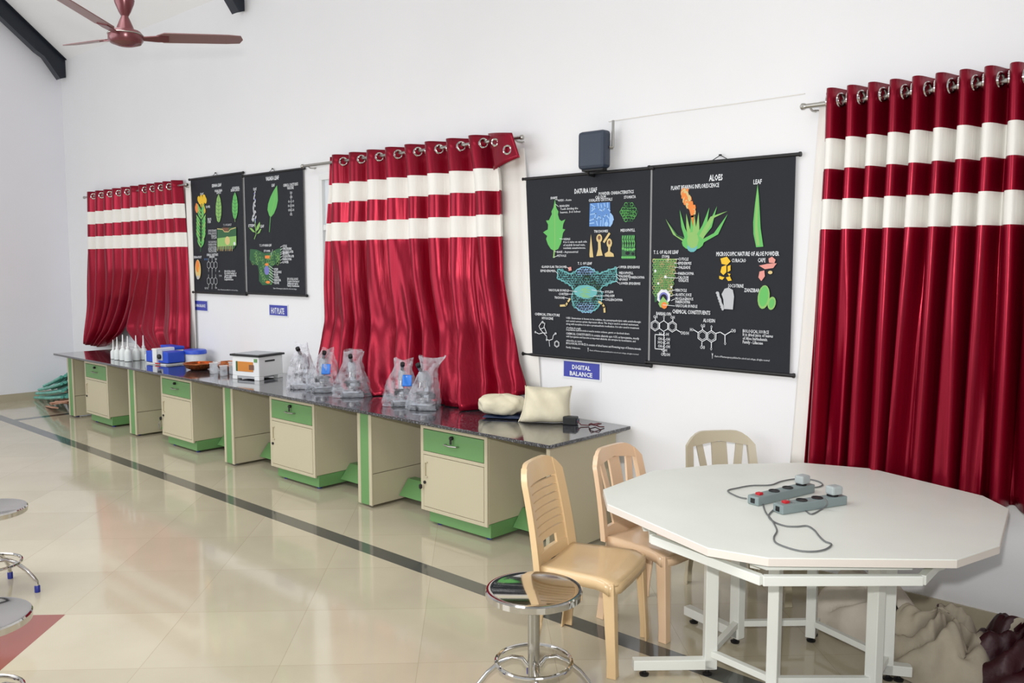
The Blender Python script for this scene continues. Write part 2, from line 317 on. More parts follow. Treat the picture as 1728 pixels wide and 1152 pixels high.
# ------------------------------------------------------------------ lab bench
ZT = .75; YF = 3.90; YB = 4.575
BX0, BX1 = -10.66, -3.27
top = MB().box(BX0-.06, -3.16, YF-.135, WY-.02, ZT-.022, ZT).build('worktop', M['granite'], None, bevel=.004)
tag(top, 'long polished black granite worktop running along the wall under the posters', 'worktop')
cabs = [(-10.17, -9.56, 'pale far cabinet with green drawer, nearest the left wall', 1), (-8.30, -7.67, 'cream and green cabinet with silver keys hanging from its door lock', 2),
        (-6.33, -5.69, 'cream and green cabinet below the bagged microscopes, third from the left', 3), (-4.43, -3.79, 'nearest cream cabinet with green drawer, beside the tan slotted-back chair', 4)]
for x0, x1, lab, k in cabs:
    W = x1-x0; t = thing('base_cabinet', (x0, YF, 0), lab, 'cabinet', 'drawer cabinets under the granite worktop')
    D = YB-YF
    MB().box(0, W, .012, D, .115, .705).build('body', M['cream'], t, bevel=.003)
    MB().box(0, W, .022, D, .705, ZT-.0235).build('top_rail', M['green'], t)
    MB().box(.05, W-.002, .03, D-.05, .018, .113).build('plinth', M['green'], t, bevel=.003)
    for fx_ in (.12, W-.05):
        for fy_ in (.07, D-.1): MB().lathe([(.02, .0005), (.02, .008), (.012, .0178)], (fx_, fy_, 0), 14).build('levelling_foot', M['blue_cap'], t)
    fr = MB().box(0, .028, -.004, .012, .10, .70).box(W-.028, W, -.004, .012, .10, .70).box(.028, W-.028, -.004, .012, .672, .70).box(.028, W-.028, -.004, .012, .492, .515).box(.028, W-.028, -.004, .012, .10, .125)
    fr.build('face_frame', M['cream'], t, bevel=.002)
    dr = MB().box(.031, W-.031, -.006, .012, .518, .668).build('drawer', M['green'], t, bevel=.003)
    MB().tube([(W/2-.06, -.004, .592), (W/2-.058, -.028, .592), (W/2, -.036, .59), (W/2+.058, -.028, .592), (W/2+.06, -.004, .592)], .0055, 8).build('handle', M['satin'], dr, smooth=True)
    lk = MB(); lk.T = Matrix.Translation((W/2, -.012, .642)) @ Matrix.Rotation(PI/2, 4, 'X'); lk.lathe([(.013, -.006), (.013, .012), (.009, .018)], n=14); lk.build('lock', M['black'], dr)
    if k in (3, 4): MB().box(W/2-.009, W/2+.009, -.026, -.02, .60, .634).build('key_fob', M['black'], dr, bevel=.003)
    do = MB().box(.031, W-.031, -.006, .012, .128, .489).build('door', M['cream'], t, bevel=.003)
    hd = MB(); hd.box(.05, .074, -.016, -.006, .335, .343).box(.05, .074, -.016, -.006, .437, .445).box(.048, .056, -.018, -.006, .335, .445); hd.build('handle', M['cream'], do, bevel=.003)
    lk = MB(); lk.T = Matrix.Translation((.045, -.008, .298)) @ Matrix.Rotation(PI/2, 4, 'X'); lk.lathe([(.011, -.004), (.011, .006)], n=14); lk.build('lock', M['black'], do)
    if k in (2, 4):
        MB().lathe([(.006, -.02), (.012, -.012), (.012, .008), (.005, .014)], (.02, -.026, .27), 10).build('key', M['black'], do, smooth=True)
    if k == 2:
        kk = MB().torus((.0, -.03, .225), .014, .002, (0, 1, 0)); kk.box(-.012, -.004, -.034, -.03, .165, .212).box(.0, .008, -.031, -.027, .16, .212).box(-.024, -.016, -.03, -.026, .172, .214); kk.build('key_bunch', M['satin'], do)
legs = [(-10.66, 'farthest bench support, at the left end of the worktop'), (-9.03, 'green and cream bench support between the first and second cabinets'),
        (-7.08, 'green and cream bench support between the second and third cabinets'), (-5.13, 'nearest green and cream bench support, left of the nearest cabinet')]
LW = .165
for x0, lab in legs:
    t = thing('bench_support', (x0, YF, 0), lab, 'support', 'bench supports between the cabinets')
    D = YB-YF; st = YF-.0
    MB().box(.004, LW-.004, .004, D, .255, ZT-.0235).build('upper_panel', M['cream'], t, bevel=.003)
    MB().box(.004, LW-.004, .004, D, .018, .251).build('lower_panel', M['cream'], t, bevel=.003)
    MB().box(0, .034, -.012, .003, .016, ZT-.0235).box(LW-.034, LW, -.012, .003, .016, ZT-.0235).build('front_edge', M['cream'], t, bevel=.003)
    MB().box(.034, LW-.034, -.01, .004, .018, ZT-.024).build('front_strip', M['green'], t, bevel=.001)
    for fy in (.04, D-.06): MB().lathe([(.02, .0), (.02, .006), (.012, .018)], (LW/2, fy+.01, 0), 14).build('levelling_foot', M['blue_cap'], t)
t = thing('bench_end_panel', (BX1-.03, YF, 0), 'plain cream end panel closing the right end of the lab bench', 'panel')
MB().box(0, .03, .0, YB-YF, .02, ZT-.0235).build('panel', M['cream'], t, bevel=.003)
MB().lathe([(.018, 0), (.018, .006), (.012, .02)], (.015, .06, 0), 12).build('levelling_foot', M['black'], t)
MB().lathe([(.018, 0), (.018, .006), (.012, .02)], (.015, .62, 0), 12).build('levelling_foot', M['black'], t)
gaps = [(-10.49, -10.17), (-9.56, -9.03), (-8.86, -8.30), (-7.67, -7.08), (-6.91, -6.33), (-5.69, -5.13), (-4.96, -4.43), (-3.79, -3.30)]
where = ['left of the farthest cabinet', 'right of the farthest cabinet', 'left of the cabinet with hanging keys', 'right of the cabinet with hanging keys',
         'left of the third cabinet', 'right of the third cabinet', 'left of the nearest cabinet', 'right of the nearest cabinet']
for (a, b_), wh in zip(gaps, where):
    r_ = MB().box(a+.002, b_-.002, YF+.02, YF+.035, .69, ZT-.0235).box(a+.002, b_-.002, YF+.035, YF+.06, .69, .70)
    r_ = r_.build('apron_rail', M['green']); tag(r_, 'thin green rail under the worktop edge, '+wh, 'rail', 'green rails under the worktop edge')
    f_ = MB().extrude([(YF+.235, .05), (YF+.33, .165), (YF+.40, .165), (YF+.40, .05)], 'x', a+.002, b_-.002).build('footrest', M['green'], bevel=.003)
    tag(f_, 'sloping green footrest in the knee space '+wh, 'footrest', 'sloping green footrests')
# ------------------------------------------------------------------ curtains
def curtain(label, zt, zb, left, right, n, bands, y0, amp, nu, kinks=0., fwd=None, group=None, phase=0., uw=None, rodz=None, seed=1, ringskip=()):
    """left/right: (z, X) lists from the bottom up; zb a function of u"""
    t = thing('curtain', (0, 0, 0), label, 'curtain', group)
    cx = left[-1][1]; base = Vector((cx, y0, zb(.5))); t.location = base
    fixed = [zt]+[z for b in bands for z in b]; rows = []
    for a, b_ in zip(fixed, fixed[1:]): rows += [a+(b_-a)*i/3 for i in range(3)]
    zl = fixed[-1]; rows.append(zl); low = 26
    rnd = random.Random(seed); ph = [rnd.uniform(0, 6.28) for _ in range(6)]
    def pos(u, z, v):
        uu = uw(u, v) if uw else u
        xl = pw(left, z); xr = pw(right, z)
        X = xl+(xr-xl)*uu
        k = 2*PI*(n*u)+phase
        jit = v*kinks
        a = amp*(1-.25*v)*(1+.35*math.sin(2*PI*u*n*.31+ph[0])*min(1, v*2))
        wv = math.sin(k+jit*1.5*math.sin(2*PI*u*2.3+ph[1])); wv = wv*(1.25-.25*wv*wv)
        Y = y0+a*wv+kinks*v*amp*.6*math.sin(2*PI*u*n*1.63+ph[2]+v*1.4)
        X += .25*amp*math.cos(k*1.0)*(.4+.6*v)
        if fwd: Y -= fwd(u, z)
        return Vector((X, min(Y, WY-.02), z))
    nv = len(rows)-1+low
    def fn(uf, vf):
        j = round(vf*nv); u = uf
        if j < len(rows): z = rows[j]; v = .15*(zt-z)/(zt-zl)
        else:
            q = (j-len(rows)+1)/low; z = zl+(zb(u)-zl)*q; v = .15+.85*q
        return pos(u, z, v)-base
    mb = MB(); mb.use(M['maroon']); mb.use(M['white_cloth'])
    band_rows = set()
    for bi in range(len(bands)):
        s0 = 3+bi*6; band_rows |= {s0, s0+1, s0+2}
    mb.grid(fn, nu, nv, mfn=lambda i, j: 1 if j in band_rows else 0)
    mb.build('curtain_panel', None, t, smooth=80, solid=.003)
    rz = rodz or zt-.07
    for k in range(int(2*n)):
        u = (k+ (0 if phase == 0 else -phase/PI) + .0)/(2*n)+.5/(2*n)*0
        u = (k*PI-phase)/(2*PI*n)
        if u < .01 or u > .99 or k in ringskip: continue
        p = pos(u, rz, .02); d = (pos(u+.002, rz, .02)-pos(u-.002, rz, .02)).normalized(); nrm = Vector((d.y, -d.x, 0))
        MB().torus(p-base, .031, .009, nrm, 22, 8).build('eyelet', M['chrome'], t, smooth=True)
    return t
def rod(x0, x1, z, y, label, finL=True, finR=True, brackets=()):
    t = thing('curtain_rod', (x0, y, z), label, 'curtain rod', 'steel curtain rods')
    MB().tube([(0, 0, 0), (x1-x0, 0, 0)], .0125, 12).build('rod', M['satin'], t, smooth=True)
    for on, xx, s in ((finL, 0, -1), (finR, x1-x0, 1)):
        if on:
            f_ = MB(); f_.T = Matrix.Translation((xx, 0, 0)) @ Matrix.Rotation(s*PI/2, 4, 'Y'); f_.lathe([(.0135, -.01), (.018, 0), (.018, .012), (.01, .02)], n=14); f_.build('finial', M['satin'], t, smooth=40)
    for bx in brackets:
        MB().tube([(bx-x0, 0, -.005), (bx-x0, .03, -.02), (bx-x0, WY-y-.001, -.02)], .006, 8).lathe([(.02, 0), (.02, .006)], (bx-x0, WY-y-.004, -.02), 10).build('bracket', M['satin'], t)
    return t
bnd = [(2.44, 2.285), (2.13, 1.975)]
RZ = 2.632; RY = 4.52
# nearest curtain, right
curtain('tall maroon curtain with two cream bands at the right edge, nearest the camera', 2.695, lambda u: .66, [(.6, -1.985), (1.9, -1.945), (2.4, -1.93), (2.7, -1.93)], [(.6, -.10), (2.7, -.14)],
        17, bnd, RY - .015, .07, 17*16, kinks=.7, group='maroon curtains', phase=.6, rodz=RZ+.005, seed=3)
rod(-2.03, .05, RZ, RY, 'steel curtain rod over the tall right-hand curtain', finR=True, brackets=(-2.0, 0))
# middle curtain
def fwd2(u, z): return .20*sm((1.35-z)/.6)*(1-.55*sm((u-.75)/.25))
cur2 = curtain('maroon curtain spilling onto the worktop in the middle, its top corner folded out', 2.715, lambda u: .757+.13*sm((u-.86)/.14),
        [(.75, -6.17), (.85, -6.30), (1.2, -6.40), (1.6, -6.41), (2.0, -6.385), (2.4, -6.33), (2.71, -6.305)],
        [(.75, -3.93), (.95, -3.97), (1.1, -4.06), (1.35, -4.15), (1.7, -4.22), (2.1, -4.23), (2.4, -4.24), (2.71, -4.30)], 8.5, [(2.475, 2.315), (2.145, 1.99)], RY - .01, .06, 9*20,
        kinks=1.3, fwd=fwd2, group='maroon curtains', phase=.3, uw=lambda u, v: u**(1-.22*v), rodz=2.655, seed=11)
def local(t, px, py, **k): return at(px, py, **k)-t.location
def flap():
    A, B, C, D = [local(cur2, x, y, Y=yy) for x, y, yy in ((824, 225, 4.50), (864, 224, 4.44), (877, 265, 4.42), (833, 287, 4.47))]
    def fn(u, v):
        p = (A.lerp(B, u)).lerp(D.lerp(C, u), v); p.y -= .025*math.sin(u*PI)*(1-.4*v); return p
    MB().grid(fn, 10, 8).build('folded_corner', M['maroon'], cur2, smooth=60, solid=.003)
    c = fn(.72, .62); c.y -= .006
    MB().torus(c, .028, .008, (.35, -1, .05), 20, 8).build('eyelet', M['chrome'], cur2, smooth=True)
    c = fn(.35, .3); c.y -= .012
    MB().torus(c, .022, .008, (.8, -1, 0), 20, 8).build('eyelet', M['chrome'], cur2, smooth=True)
flap()
rod(-6.69, -4.06, 2.665, RY, 'steel curtain rod over the middle curtain, its left end bare', brackets=(-6.62, -4.12))
# far curtains
def fwd1(u, z): return .06*sm((1.3-z)/.6)
curtain('left half of the far maroon curtains, beside the room corner', 2.69, lambda u: .757+.03*sm((u-.8)/.2), [(.75, -11.62), (1.9, -11.56), (2.7, -11.49)], [(.76, -10.93), (.95, -10.55), (1.1, -10.42), (1.4, -10.2), (1.7, -10.08), (2.7, -10.02)],
        6, bnd, RY, .05, 6*16, kinks=.8, fwd=fwd1, group='maroon curtains', phase=.5, rodz=RZ, seed=5)
curtain('right half of the far maroon curtains, behind the blue box', 2.69, lambda u: .757+.03*sm((.2-u)/.2), [(.76, -9.78), (.9, -10.15), (1.02, -10.42), (1.2, -10.36), (1.7, -10.08), (2.7, -10.0)], [(.75, -8.87), (1.2, -8.94), (2.1, -8.97), (2.7, -9.02)],
        5, bnd, RY, .05, 5*16, kinks=.8, fwd=fwd1, group='maroon curtains', phase=.9, rodz=RZ, seed=8)
rod(-11.55, -8.86, RZ, RY, 'steel curtain rod over the far pair of curtains', brackets=(-11.48, -8.92))
def lining(label, corners, n, zt):
    t = thing('lining_curtain', (corners[0][0], 4.57, .76), label, 'curtain', 'narrow white lining curtains')
    def fn(u, v):
        z = zt-(zt-corners[2])*v; xl = corners[0][0]+(corners[0][1]-corners[0][0])*v; xr = corners[1][0]+(corners[1][1]-corners[1][0])*v
        return Vector((xl+(xr-xl)*u, 4.578+.008*math.sin(2*PI*n*u+2*v), z))-t.location
    MB().grid(fn, int(n*12), 24).build('lining_panel', M['lining'], t, smooth=60, solid=.002)
lining('white lining strip hanging right of the far maroon curtain', ((-9.06, -9.02), (-8.86, -8.86), .76), 1.5, 2.66)
lining('white lining strip hanging right of the middle maroon curtain', ((-4.36, -4.30), (-4.08, -3.93), .9), 2, 2.6)
lining('white lining strip hanging left of the tall right-hand curtain', ((-1.97, -2.08), (-1.84, -1.84), .66), 1.5, 2.66)
# ------------------------------------------------------------------ printed charts
PY = WY-.022
class Ink:
    """draws print on the plane of a chart, local to the chart's empty"""
    def __init__(s, o, y=None): s.mb = MB(); s.o = o; s.y = PY if y is None else y; s.k = 0
    def p(s, px, py, lift=0): v = at(px, py, Y=s.y)-s.o; v.y = s.y-s.o.y-.0035-lift; return v
    def nl(s): s.k += 1; return .00006*s.k
    def poly(s, pts, m, lift=None):
        l = s.nl() if lift is None else lift
        P = [s.p(*q, l) for q in pts]; s.mb.use(M[m]).add(P, [tuple(t) for t in tessellate_polygon([P])]); return s
    def line(s, pts, w_, m, close=False):
        l = s.nl(); P = [s.p(*q, l) for q in pts]
        if close: P.append(P[0])
        s.mb.use(M[m])
        for a, b in zip(P, P[1:]):
            d = (b-a); d.y = 0
            if d.length < 1e-6: continue
            d.normalize(); n = Vector((-d.z, 0, d.x))*(w_/2); e = d*(w_*.3)
            s.mb.add([a-n-e, b-n+e, b+n+e, a+n-e], [(0, 1, 2, 3)])
        return s
    def ell(s, px, py, rx, ry, m, n=16, a=0, jag=0, rnd=None):
        c = s.p(px, py, s.nl()); pts = []
        for k in range(n):
            t = 2*PI*k/n; q = 1+(jag if k % 2 else 0)
            x = rx*q*math.cos(t); z = ry*q*math.sin(t); pts.append(c+Vector((x*math.cos(a)-z*math.sin(a), 0, x*math.sin(a)+z*math.cos(a))))
        s.mb.use(M[m]).add(pts, [tuple(range(n))]); return s
    def ring(s, c, r_, w_, m, n=6, a=0, sx=1, sz=1, l=None):
        l = s.nl() if l is None else l; s.mb.use(M[m]); V = []
        for rr in (r_-w_/2, r_+w_/2):
            for k in range(n): t = 2*PI*k/n+a; V.append(Vector((c.x+rr*sx*math.cos(t), c.y-l, c.z+rr*sz*math.sin(t))))
        s.mb.add(V, [(k, (k+1) % n, n+(k+1) % n, n+k) for k in range(n)]); return s
    def text(s, body, x0, y0, x1, y1, h, m='wht', bold=0):
        """fit the words between two photo points; h = cap height in metres"""
        cu = bpy.data.curves.new('t', 'FONT'); cu.body = body; cu.size = 1; cu.resolution_u = 1; cu.offset = bold
        ob = bpy.data.objects.new('t', cu); COL.objects.link(ob); dg = bpy.context.evaluated_depsgraph_get()
        me = bpy.data.meshes.new_from_object(ob.evaluated_get(dg)); bpy.data.objects.remove(ob); bpy.data.curves.remove(cu)
        if not me.vertices: return s
        xs = [v.co.x for v in me.vertices]; mn, mx = min(xs), max(xs)
        a = s.p(x0, y0); b = s.p(x1, y1); z = (a.z+b.z)/2; l = .00006*(s.k+1); sx_ = (b.x-a.x)/(mx-mn); sz_ = h/.7
        s.mb.use(M[m]).add([Vector((a.x+(v.co.x-mn)*sx_, a.y-l, z+(v.co.y-.35)*sz_)) for v in me.vertices], [tuple(p.vertices) for p in me.polygons])
        bpy.data.meshes.remove(me); return s
    def hexa(s, px, py, r_, m='wht', w_=.004, dbl=True):
        c = s.p(px, py); s.ring(c, r_, w_, m, 6, PI/6)
        if dbl: s.ring(c, r_*.72, w_*.6, m, 6, PI/6)
        return s
def chart(label, x0, x1, z0, z1, draw, hook=True):
    o = Vector(((x0+x1)/2, PY, z0)); t = thing('wall_chart', o, label, 'poster', 'black botanical wall charts')
    W = (x1-x0)/2; ink = Ink(o); ink.mb.use(M['chart']).box(-W, W, -.0015, .0015, .01, z1-z0-.01); draw(ink)
    ink.mb.build('chart_sheet', None, t)
    for nm, z in (('top_batten', z1-z0), ('bottom_batten', .0)):
        b_ = MB().tube([(-W-.025, 0, z), (W+.025, 0, z)], .011, 10)
        for e in (-W-.03, W+.02): b_.tube([(e, 0, z), (e+.01, 0, z)], .014, 10)
        b_.build(nm, M['black'], t, smooth=40)
    if hook: MB().tube([(-.05, 0, z1-z0+.008), (0, .006, z1-z0+.035), (.05, 0, z1-z0+.008)], .0025, 6).lathe([(.009, 0), (.009, .01)], (0, .004, z1-z0+.03), 10).build('hanging_hook', M['black'], t)
    return t
rnd = random.Random(4)
def cells(I, inside, x0, x1, y0, y1, st, r_, m, w_=.004, jit=.25, row=.86):
    y = y0; j = 0; lay = I.nl()
    while y < y1:
        x = x0+(st/2 if j % 2 else 0)
        while x < x1:
            if inside(x, y):
                c = I.p(x+rnd.uniform(-jit, jit), y+rnd.uniform(-jit, jit)); mm = m(x, y) if callable(m) else m
                I.ring(c, r_*rnd.uniform(.85, 1.1), w_, mm, 6, rnd.uniform(0, 1), l=lay)
            x += st
        y += st*row; j += 1
def leaf(I, pts, m, mid=None, mm='lgr'):
    I.poly(pts, m)
    if mid: I.line(mid, .005, mm)
def draw_datura(I):
    I.text('DATURA LEAF', 970, 323, 1008, 320, .03, bold=.03); I.text('POWDER CHARACTERISTICS', 1011, 327, 1070, 323, .02, bold=.02)
    I.text('SHAPE', 929.5, 334.5, 941, 333, .016, bold=.02)
    leaf(I, [(937, 336), (939.5, 351), (943, 357), (942, 362), (944.5, 370), (948, 373), (954.5, 370), (951, 378), (950, 386), (954.5, 387), (950.5, 393), (949, 402), (947, 411), (942.5, 420), (936, 423),
          (930, 420), (925, 412), (922, 403), (924, 398), (917, 392), (921.5, 389), (925, 387), (925.5, 379), (922, 372), (927, 371.5), (930, 365), (932, 361), (931, 357), (934.5, 350)], 'grn', [(936.7, 345), (937, 422)])
    I.line([(936, 422), (935, 434)], .012, 'lgr'); I.poly([(933, 434), (935.5, 431), (937.5, 434)], 'lgr')
    for a in ((340, 337.5), (348, 348.5)): I.line([(938, a[0]-.3 if 0 else a[0]-3.5+0), (943, a[1])], .003, 'wht')
    I.text('APEX - Acute', 942.5, 338.5, 965, 336.5, .014, bold=.01); I.text('MARGIN', 945, 348, 961, 346.5, .014, bold=.01)
    I.text('Teeth dividing the', 946, 353, 976, 350.5, .014, bold=.01); I.text('leaves, 3-6 lobes', 946, 358.5, 980, 356, .014, bold=.01)
    I.text('VEINS', 951, 403.5, 963, 403, .014, bold=.01); I.text('4 to 6 veins on each side', 951, 408.5, 991, 407, .014, bold=.01)
    I.text('of midrib broad vein,', 951, 413.5, 988, 412.5, .014, bold=.01); I.text('veinlets anastomose.', 951, 418.5, 989, 417.5, .014, bold=.01)
    I.text('BASE - Asymmetrical', 941, 425, 976, 424.5, .014, bold=.01); I.text('PETIOLE', 941, 431.5, 956, 431, .014, bold=.01)
    I.line([(936, 424), (940.5, 425)], .003, 'wht').line([(935, 434), (941, 431.5)], .003, 'wht').line([(945, 402.5), (950.5, 403.5)], .003, 'wht')
    I.text('CALCIUM', 1005, 333, 1023, 331.8, .018, bold=.02); I.text('OXALATE CRYSTALS', 994, 338.5, 1034, 335.5, .018, bold=.02)
    I.text('STOMATA', 1053.5, 333, 1073.5, 331.5, .018, bold=.02)
    # crystals panel
    I.poly([(996, 343), (1030, 341), (1031, 382), (995, 382)], 'blu')
    for q in ([(998, 345), (1006, 350), (999, 356)], [(1010, 343), (1011, 353), (1018, 356), (1022, 350), (1020, 343)], [(1026, 342), (1026, 352), (1030, 356)], [(997, 362), (1006, 360), (1004, 369), (996, 372)],
              [(1009, 380), (1007, 371), (1012, 364), (1015, 370), (1014, 381)], [(1018, 381), (1019, 366), (1024, 362), (1028, 368)], [(996, 377), (1003, 376)], [(1015, 345), (1016, 350)], [(1001, 350), (1000, 352)], [(1024, 381), (1025, 371)]): I.line(q, .008, 'lbl')
    for a in (0, 1, 2): I.ell(1033-2*a % 3, 366+5*a, .012, .03, 'lbl', 6, .5-a*.5)
    I.ell(1024, 378, .016, .016, 'lbl', 8)
    # stomata cells
    cells(I, lambda x, y: ((x-1062)/12.5)**2+((y-358)/16)**2 < 1, 1050, 1075, 341, 375, 4.8, .014, lambda x, y: 'grn' if rnd.random() < .6 else 'dgrn', .004)
    I.text('TRICHOMES', 1003, 391, 1027, 389, .016, bold=.02); I.text('MESOPHYLL', 1048, 389, 1072.5, 387.5, .018, bold=.02)
    I.poly([(998, 395), (1000.5, 420), (1002, 434), (996, 434), (995.5, 430), (996.5, 412)], 'tan')
    I.ell(1012, 402, .024, .028, 'tan', 12).ell(1012, 401, .012, .014, 'brn', 8).poly([(1010, 406), (1014, 406), (1015, 420), (1018, 431), (1007, 432), (1010, 420)], 'tan')
    I.line([(1020, 408), (1029, 394)], .016, 'tan'); I.ell(1029, 410, .022, .03, 'tan', 10).poly([(1027, 416), (1031, 416), (1030, 424), (1036, 428), (1037, 433), (1022, 433), (1021, 428), (1027, 424)], 'tan').ell(1029, 409, .01, .014, 'brn', 8)
    I.poly([(1050, 397), (1072, 396), (1072.5, 437), (1050, 437)], 'dgrn')
    for x in (1052, 1056, 1060, 1064, 1068, 1071): I.line([(x, 398), (x-1, 404), (x+1, 410), (x, 416)], .007, 'grn'); I.ell(x, 420+rnd.uniform(-2, 2), .009, .009, 'grn', 7)
    for x in range(1051, 1073, 3): I.ell(x, 434, .008, .008, 'grn', 6)
    for x in (1054, 1058, 1062, 1066, 1070): I.ell(x, 411, .004, .012, 'chart', 6)
    I.ell(1060, 427, .018, .012, 'chart', 8).ell(1069, 428, .012, .01, 'chart', 8)
    I.text('T. S. OF LEAF', 976, 444.5, 1000, 444, .017, bold=.02)
    # transverse section
    out = [(942, 454), (952, 457), (963, 462), (970, 460), (975, 455), (983, 451), (990, 450.5), (998, 452), (1005, 458), (1012, 462), (1020, 459), (1030, 455), (1041, 452), (1042, 474), (1030, 477), (1018, 483), (1014, 488), (1017, 496), (1016, 508), (1010, 519), (1000, 525), (990, 526),
           (980, 524), (971, 517), (966, 507), (966, 498), (969, 490), (965, 482), (956, 476), (947, 472), (942, 470)]
    I.poly(out, 'chart'); I.line(out, .008, 'teal', True)
    def ins(x, y):
        c = False
        for (xa, ya), (xb, yb) in zip(out, out[1:]+out[:1]):
            if (ya > y) != (yb > y) and x < (xb-xa)*(y-ya)/(yb-ya)+xa: c = not c
        return c
    cells(I, ins, 943, 1042, 453, 525, 4.4, .0118, lambda x, y: 'lbl' if (abs(x-989) < 14 and (y < 464 or y > 511)) else 'teal' if abs(x-989)+abs(y-490) > 32 or rnd.random() < .5 else 'dgrn', .0042, .3)
    I.ell(989, 492, .10, .045, 'teal', 14); 
    for k in range(14): I.line([(979+rnd.uniform(-3, 14), 484+k*1.3), (985+rnd.uniform(0, 14), 485+k*1.3)], .003, 'lgr')
    I.poly([(960, 451), (965, 450), (966, 456), (961, 457)], 'pnk'); I.line([(963, 504), (959, 510), (956, 515), (947, 515.5)], .014, 'tan'); I.line([(1012, 509), (1018, 513), (1021, 518), (1021.5, 526)], .015, 'tan')
    for s_, a, b, c, d in (('GLANDULAR TRICHOME', 915, 450.5, 957, 449.5), ('EPIDERMIS', 913.5, 457, 938, 456.5), ('UPPER EPIDERMIS', 1046, 450.5, 1081, 450.5), ('MESOPHYLL', 1046, 460, 1070, 460.5), ('PALISADE', 1047, 465.5, 1063, 466),
                           ('SPONGY', 1047, 471, 1061, 471.5), ('PARENCHYMA', 1065, 467.5, 1089, 468), ('LOWER EPIDERMIS', 1047, 477.5, 1082, 478.5), ('VASCULAR BUNDLE', 927, 489.5, 961, 489.5), ('CORTEX', 944, 495.5, 960, 496),
                           ('TRICHOME', 937, 502, 954, 502), ('XYLEM', 1022, 492, 1036, 492.5), ('PHLOEM', 1023, 498.5, 1038, 499), ('COLLENCHYMA', 1022, 505, 1052, 506)): I.text(s_, a, b, c, d, .0155, bold=.015)
    for a in ([(957, 450), (961, 453)], [(938, 457), (943, 462)], [(1041, 453), (1045, 450.5)], [(1041, 462), (1047, 466)], [(1041, 466), (1047, 472)], [(1041, 474), (1046, 478)], [(961, 490), (975, 492)], [(960, 496), (968, 496)],
              [(954, 502), (963, 504)], [(1000, 489), (1021, 492.5)], [(1003, 499), (1022, 499)], [(1013, 505), (1021, 505.5)], [(1064, 463), (1064, 472)]): I.line(a, .003, 'wht')
    I.text('CHEMICAL STRUCTURE', 904, 530, 946, 531, .017, bold=.02); I.text('HYOSCINE', 916, 536.5, 935, 537, .017, bold=.02)
    I.line([(911, 550), (915, 544), (921, 545), (919, 553), (913, 555), (911, 550)], .005, 'wht').line([(913, 555), (918, 561), (924, 562), (920, 552)], .005, 'wht').line([(907, 561), (911, 563), (918, 561), (924, 567), (924, 572), (928, 574), (934, 572), (935, 566), (938, 563)], .005, 'wht').line([(928, 574), (929, 584)], .004, 'wht')
    I.ell(905, 560, .008, .008, 'gry', 8).ell(924, 573, .008, .008, 'gry', 8).ell(939, 562.5, .01, .008, 'gry', 8).ell(917, 543, .01, .008, 'gry', 8); I.hexa(941, 580, .023, w_=.004)
    y = 537.5
    for s_, a, b, dy, hh in (('USES: Stramonium is known to be sedative, the parasympatholytic with anticholinergic', 957, 1083, 3.5, .0125), ('and central nervous system depressant effects. The drug is used in cerebral excitement,', 957, 1079, 3.5, .0125),
                         ('along with morphine it is also a preanaesthetic medication. It is also used in treatment', 957, 1080, 4, .0125), ('of asthma & cough.', 957, 982, 1, .0125), ('Scopolamine hydrobromide is used in motion sickness, gastric or duodenal ulcers.', 957, 1064, 3.2, .0125),
                         ('CHEMICAL CONSTITUENTS: It contains alkaloids upto 0.5%, as hyoscyamine, mostly', 957, 1080, 4.5, .0145), ('with hyoscyamine and hyoscine as important alkaloids; also atropine by racemization, and', 957, 1074, 4, .0125), ('withanolides, etc. tannins.', 957, 984, 1.2, .0125),
                         ('BIOLOGICAL SOURCE: It consists of dried leaves and flowering tops of Datura innoxia', 957, 1083, 5, .0145), ('Family: Solanaceae.', 957, 981, 1, .0125)):
        I.text(s_, a, y, b, y+dy, hh, bold=.008); y += {0: 5}.get(0) + (1.6 if 'ulcers' in s_ or 'tannins' in s_ else 0)
    I.text('Y', 993, 589.5, 995, 589.5, .025, bold=.03); I.text('Charts of Pharmacognosy published for schools and colleges, all rights reserved', 996, 592, 1079, 596, .009)
chart('black wall chart headed DATURA LEAF with a jagged green leaf', -4.065, -3.035, 1.155, 2.385, draw_datura, False)
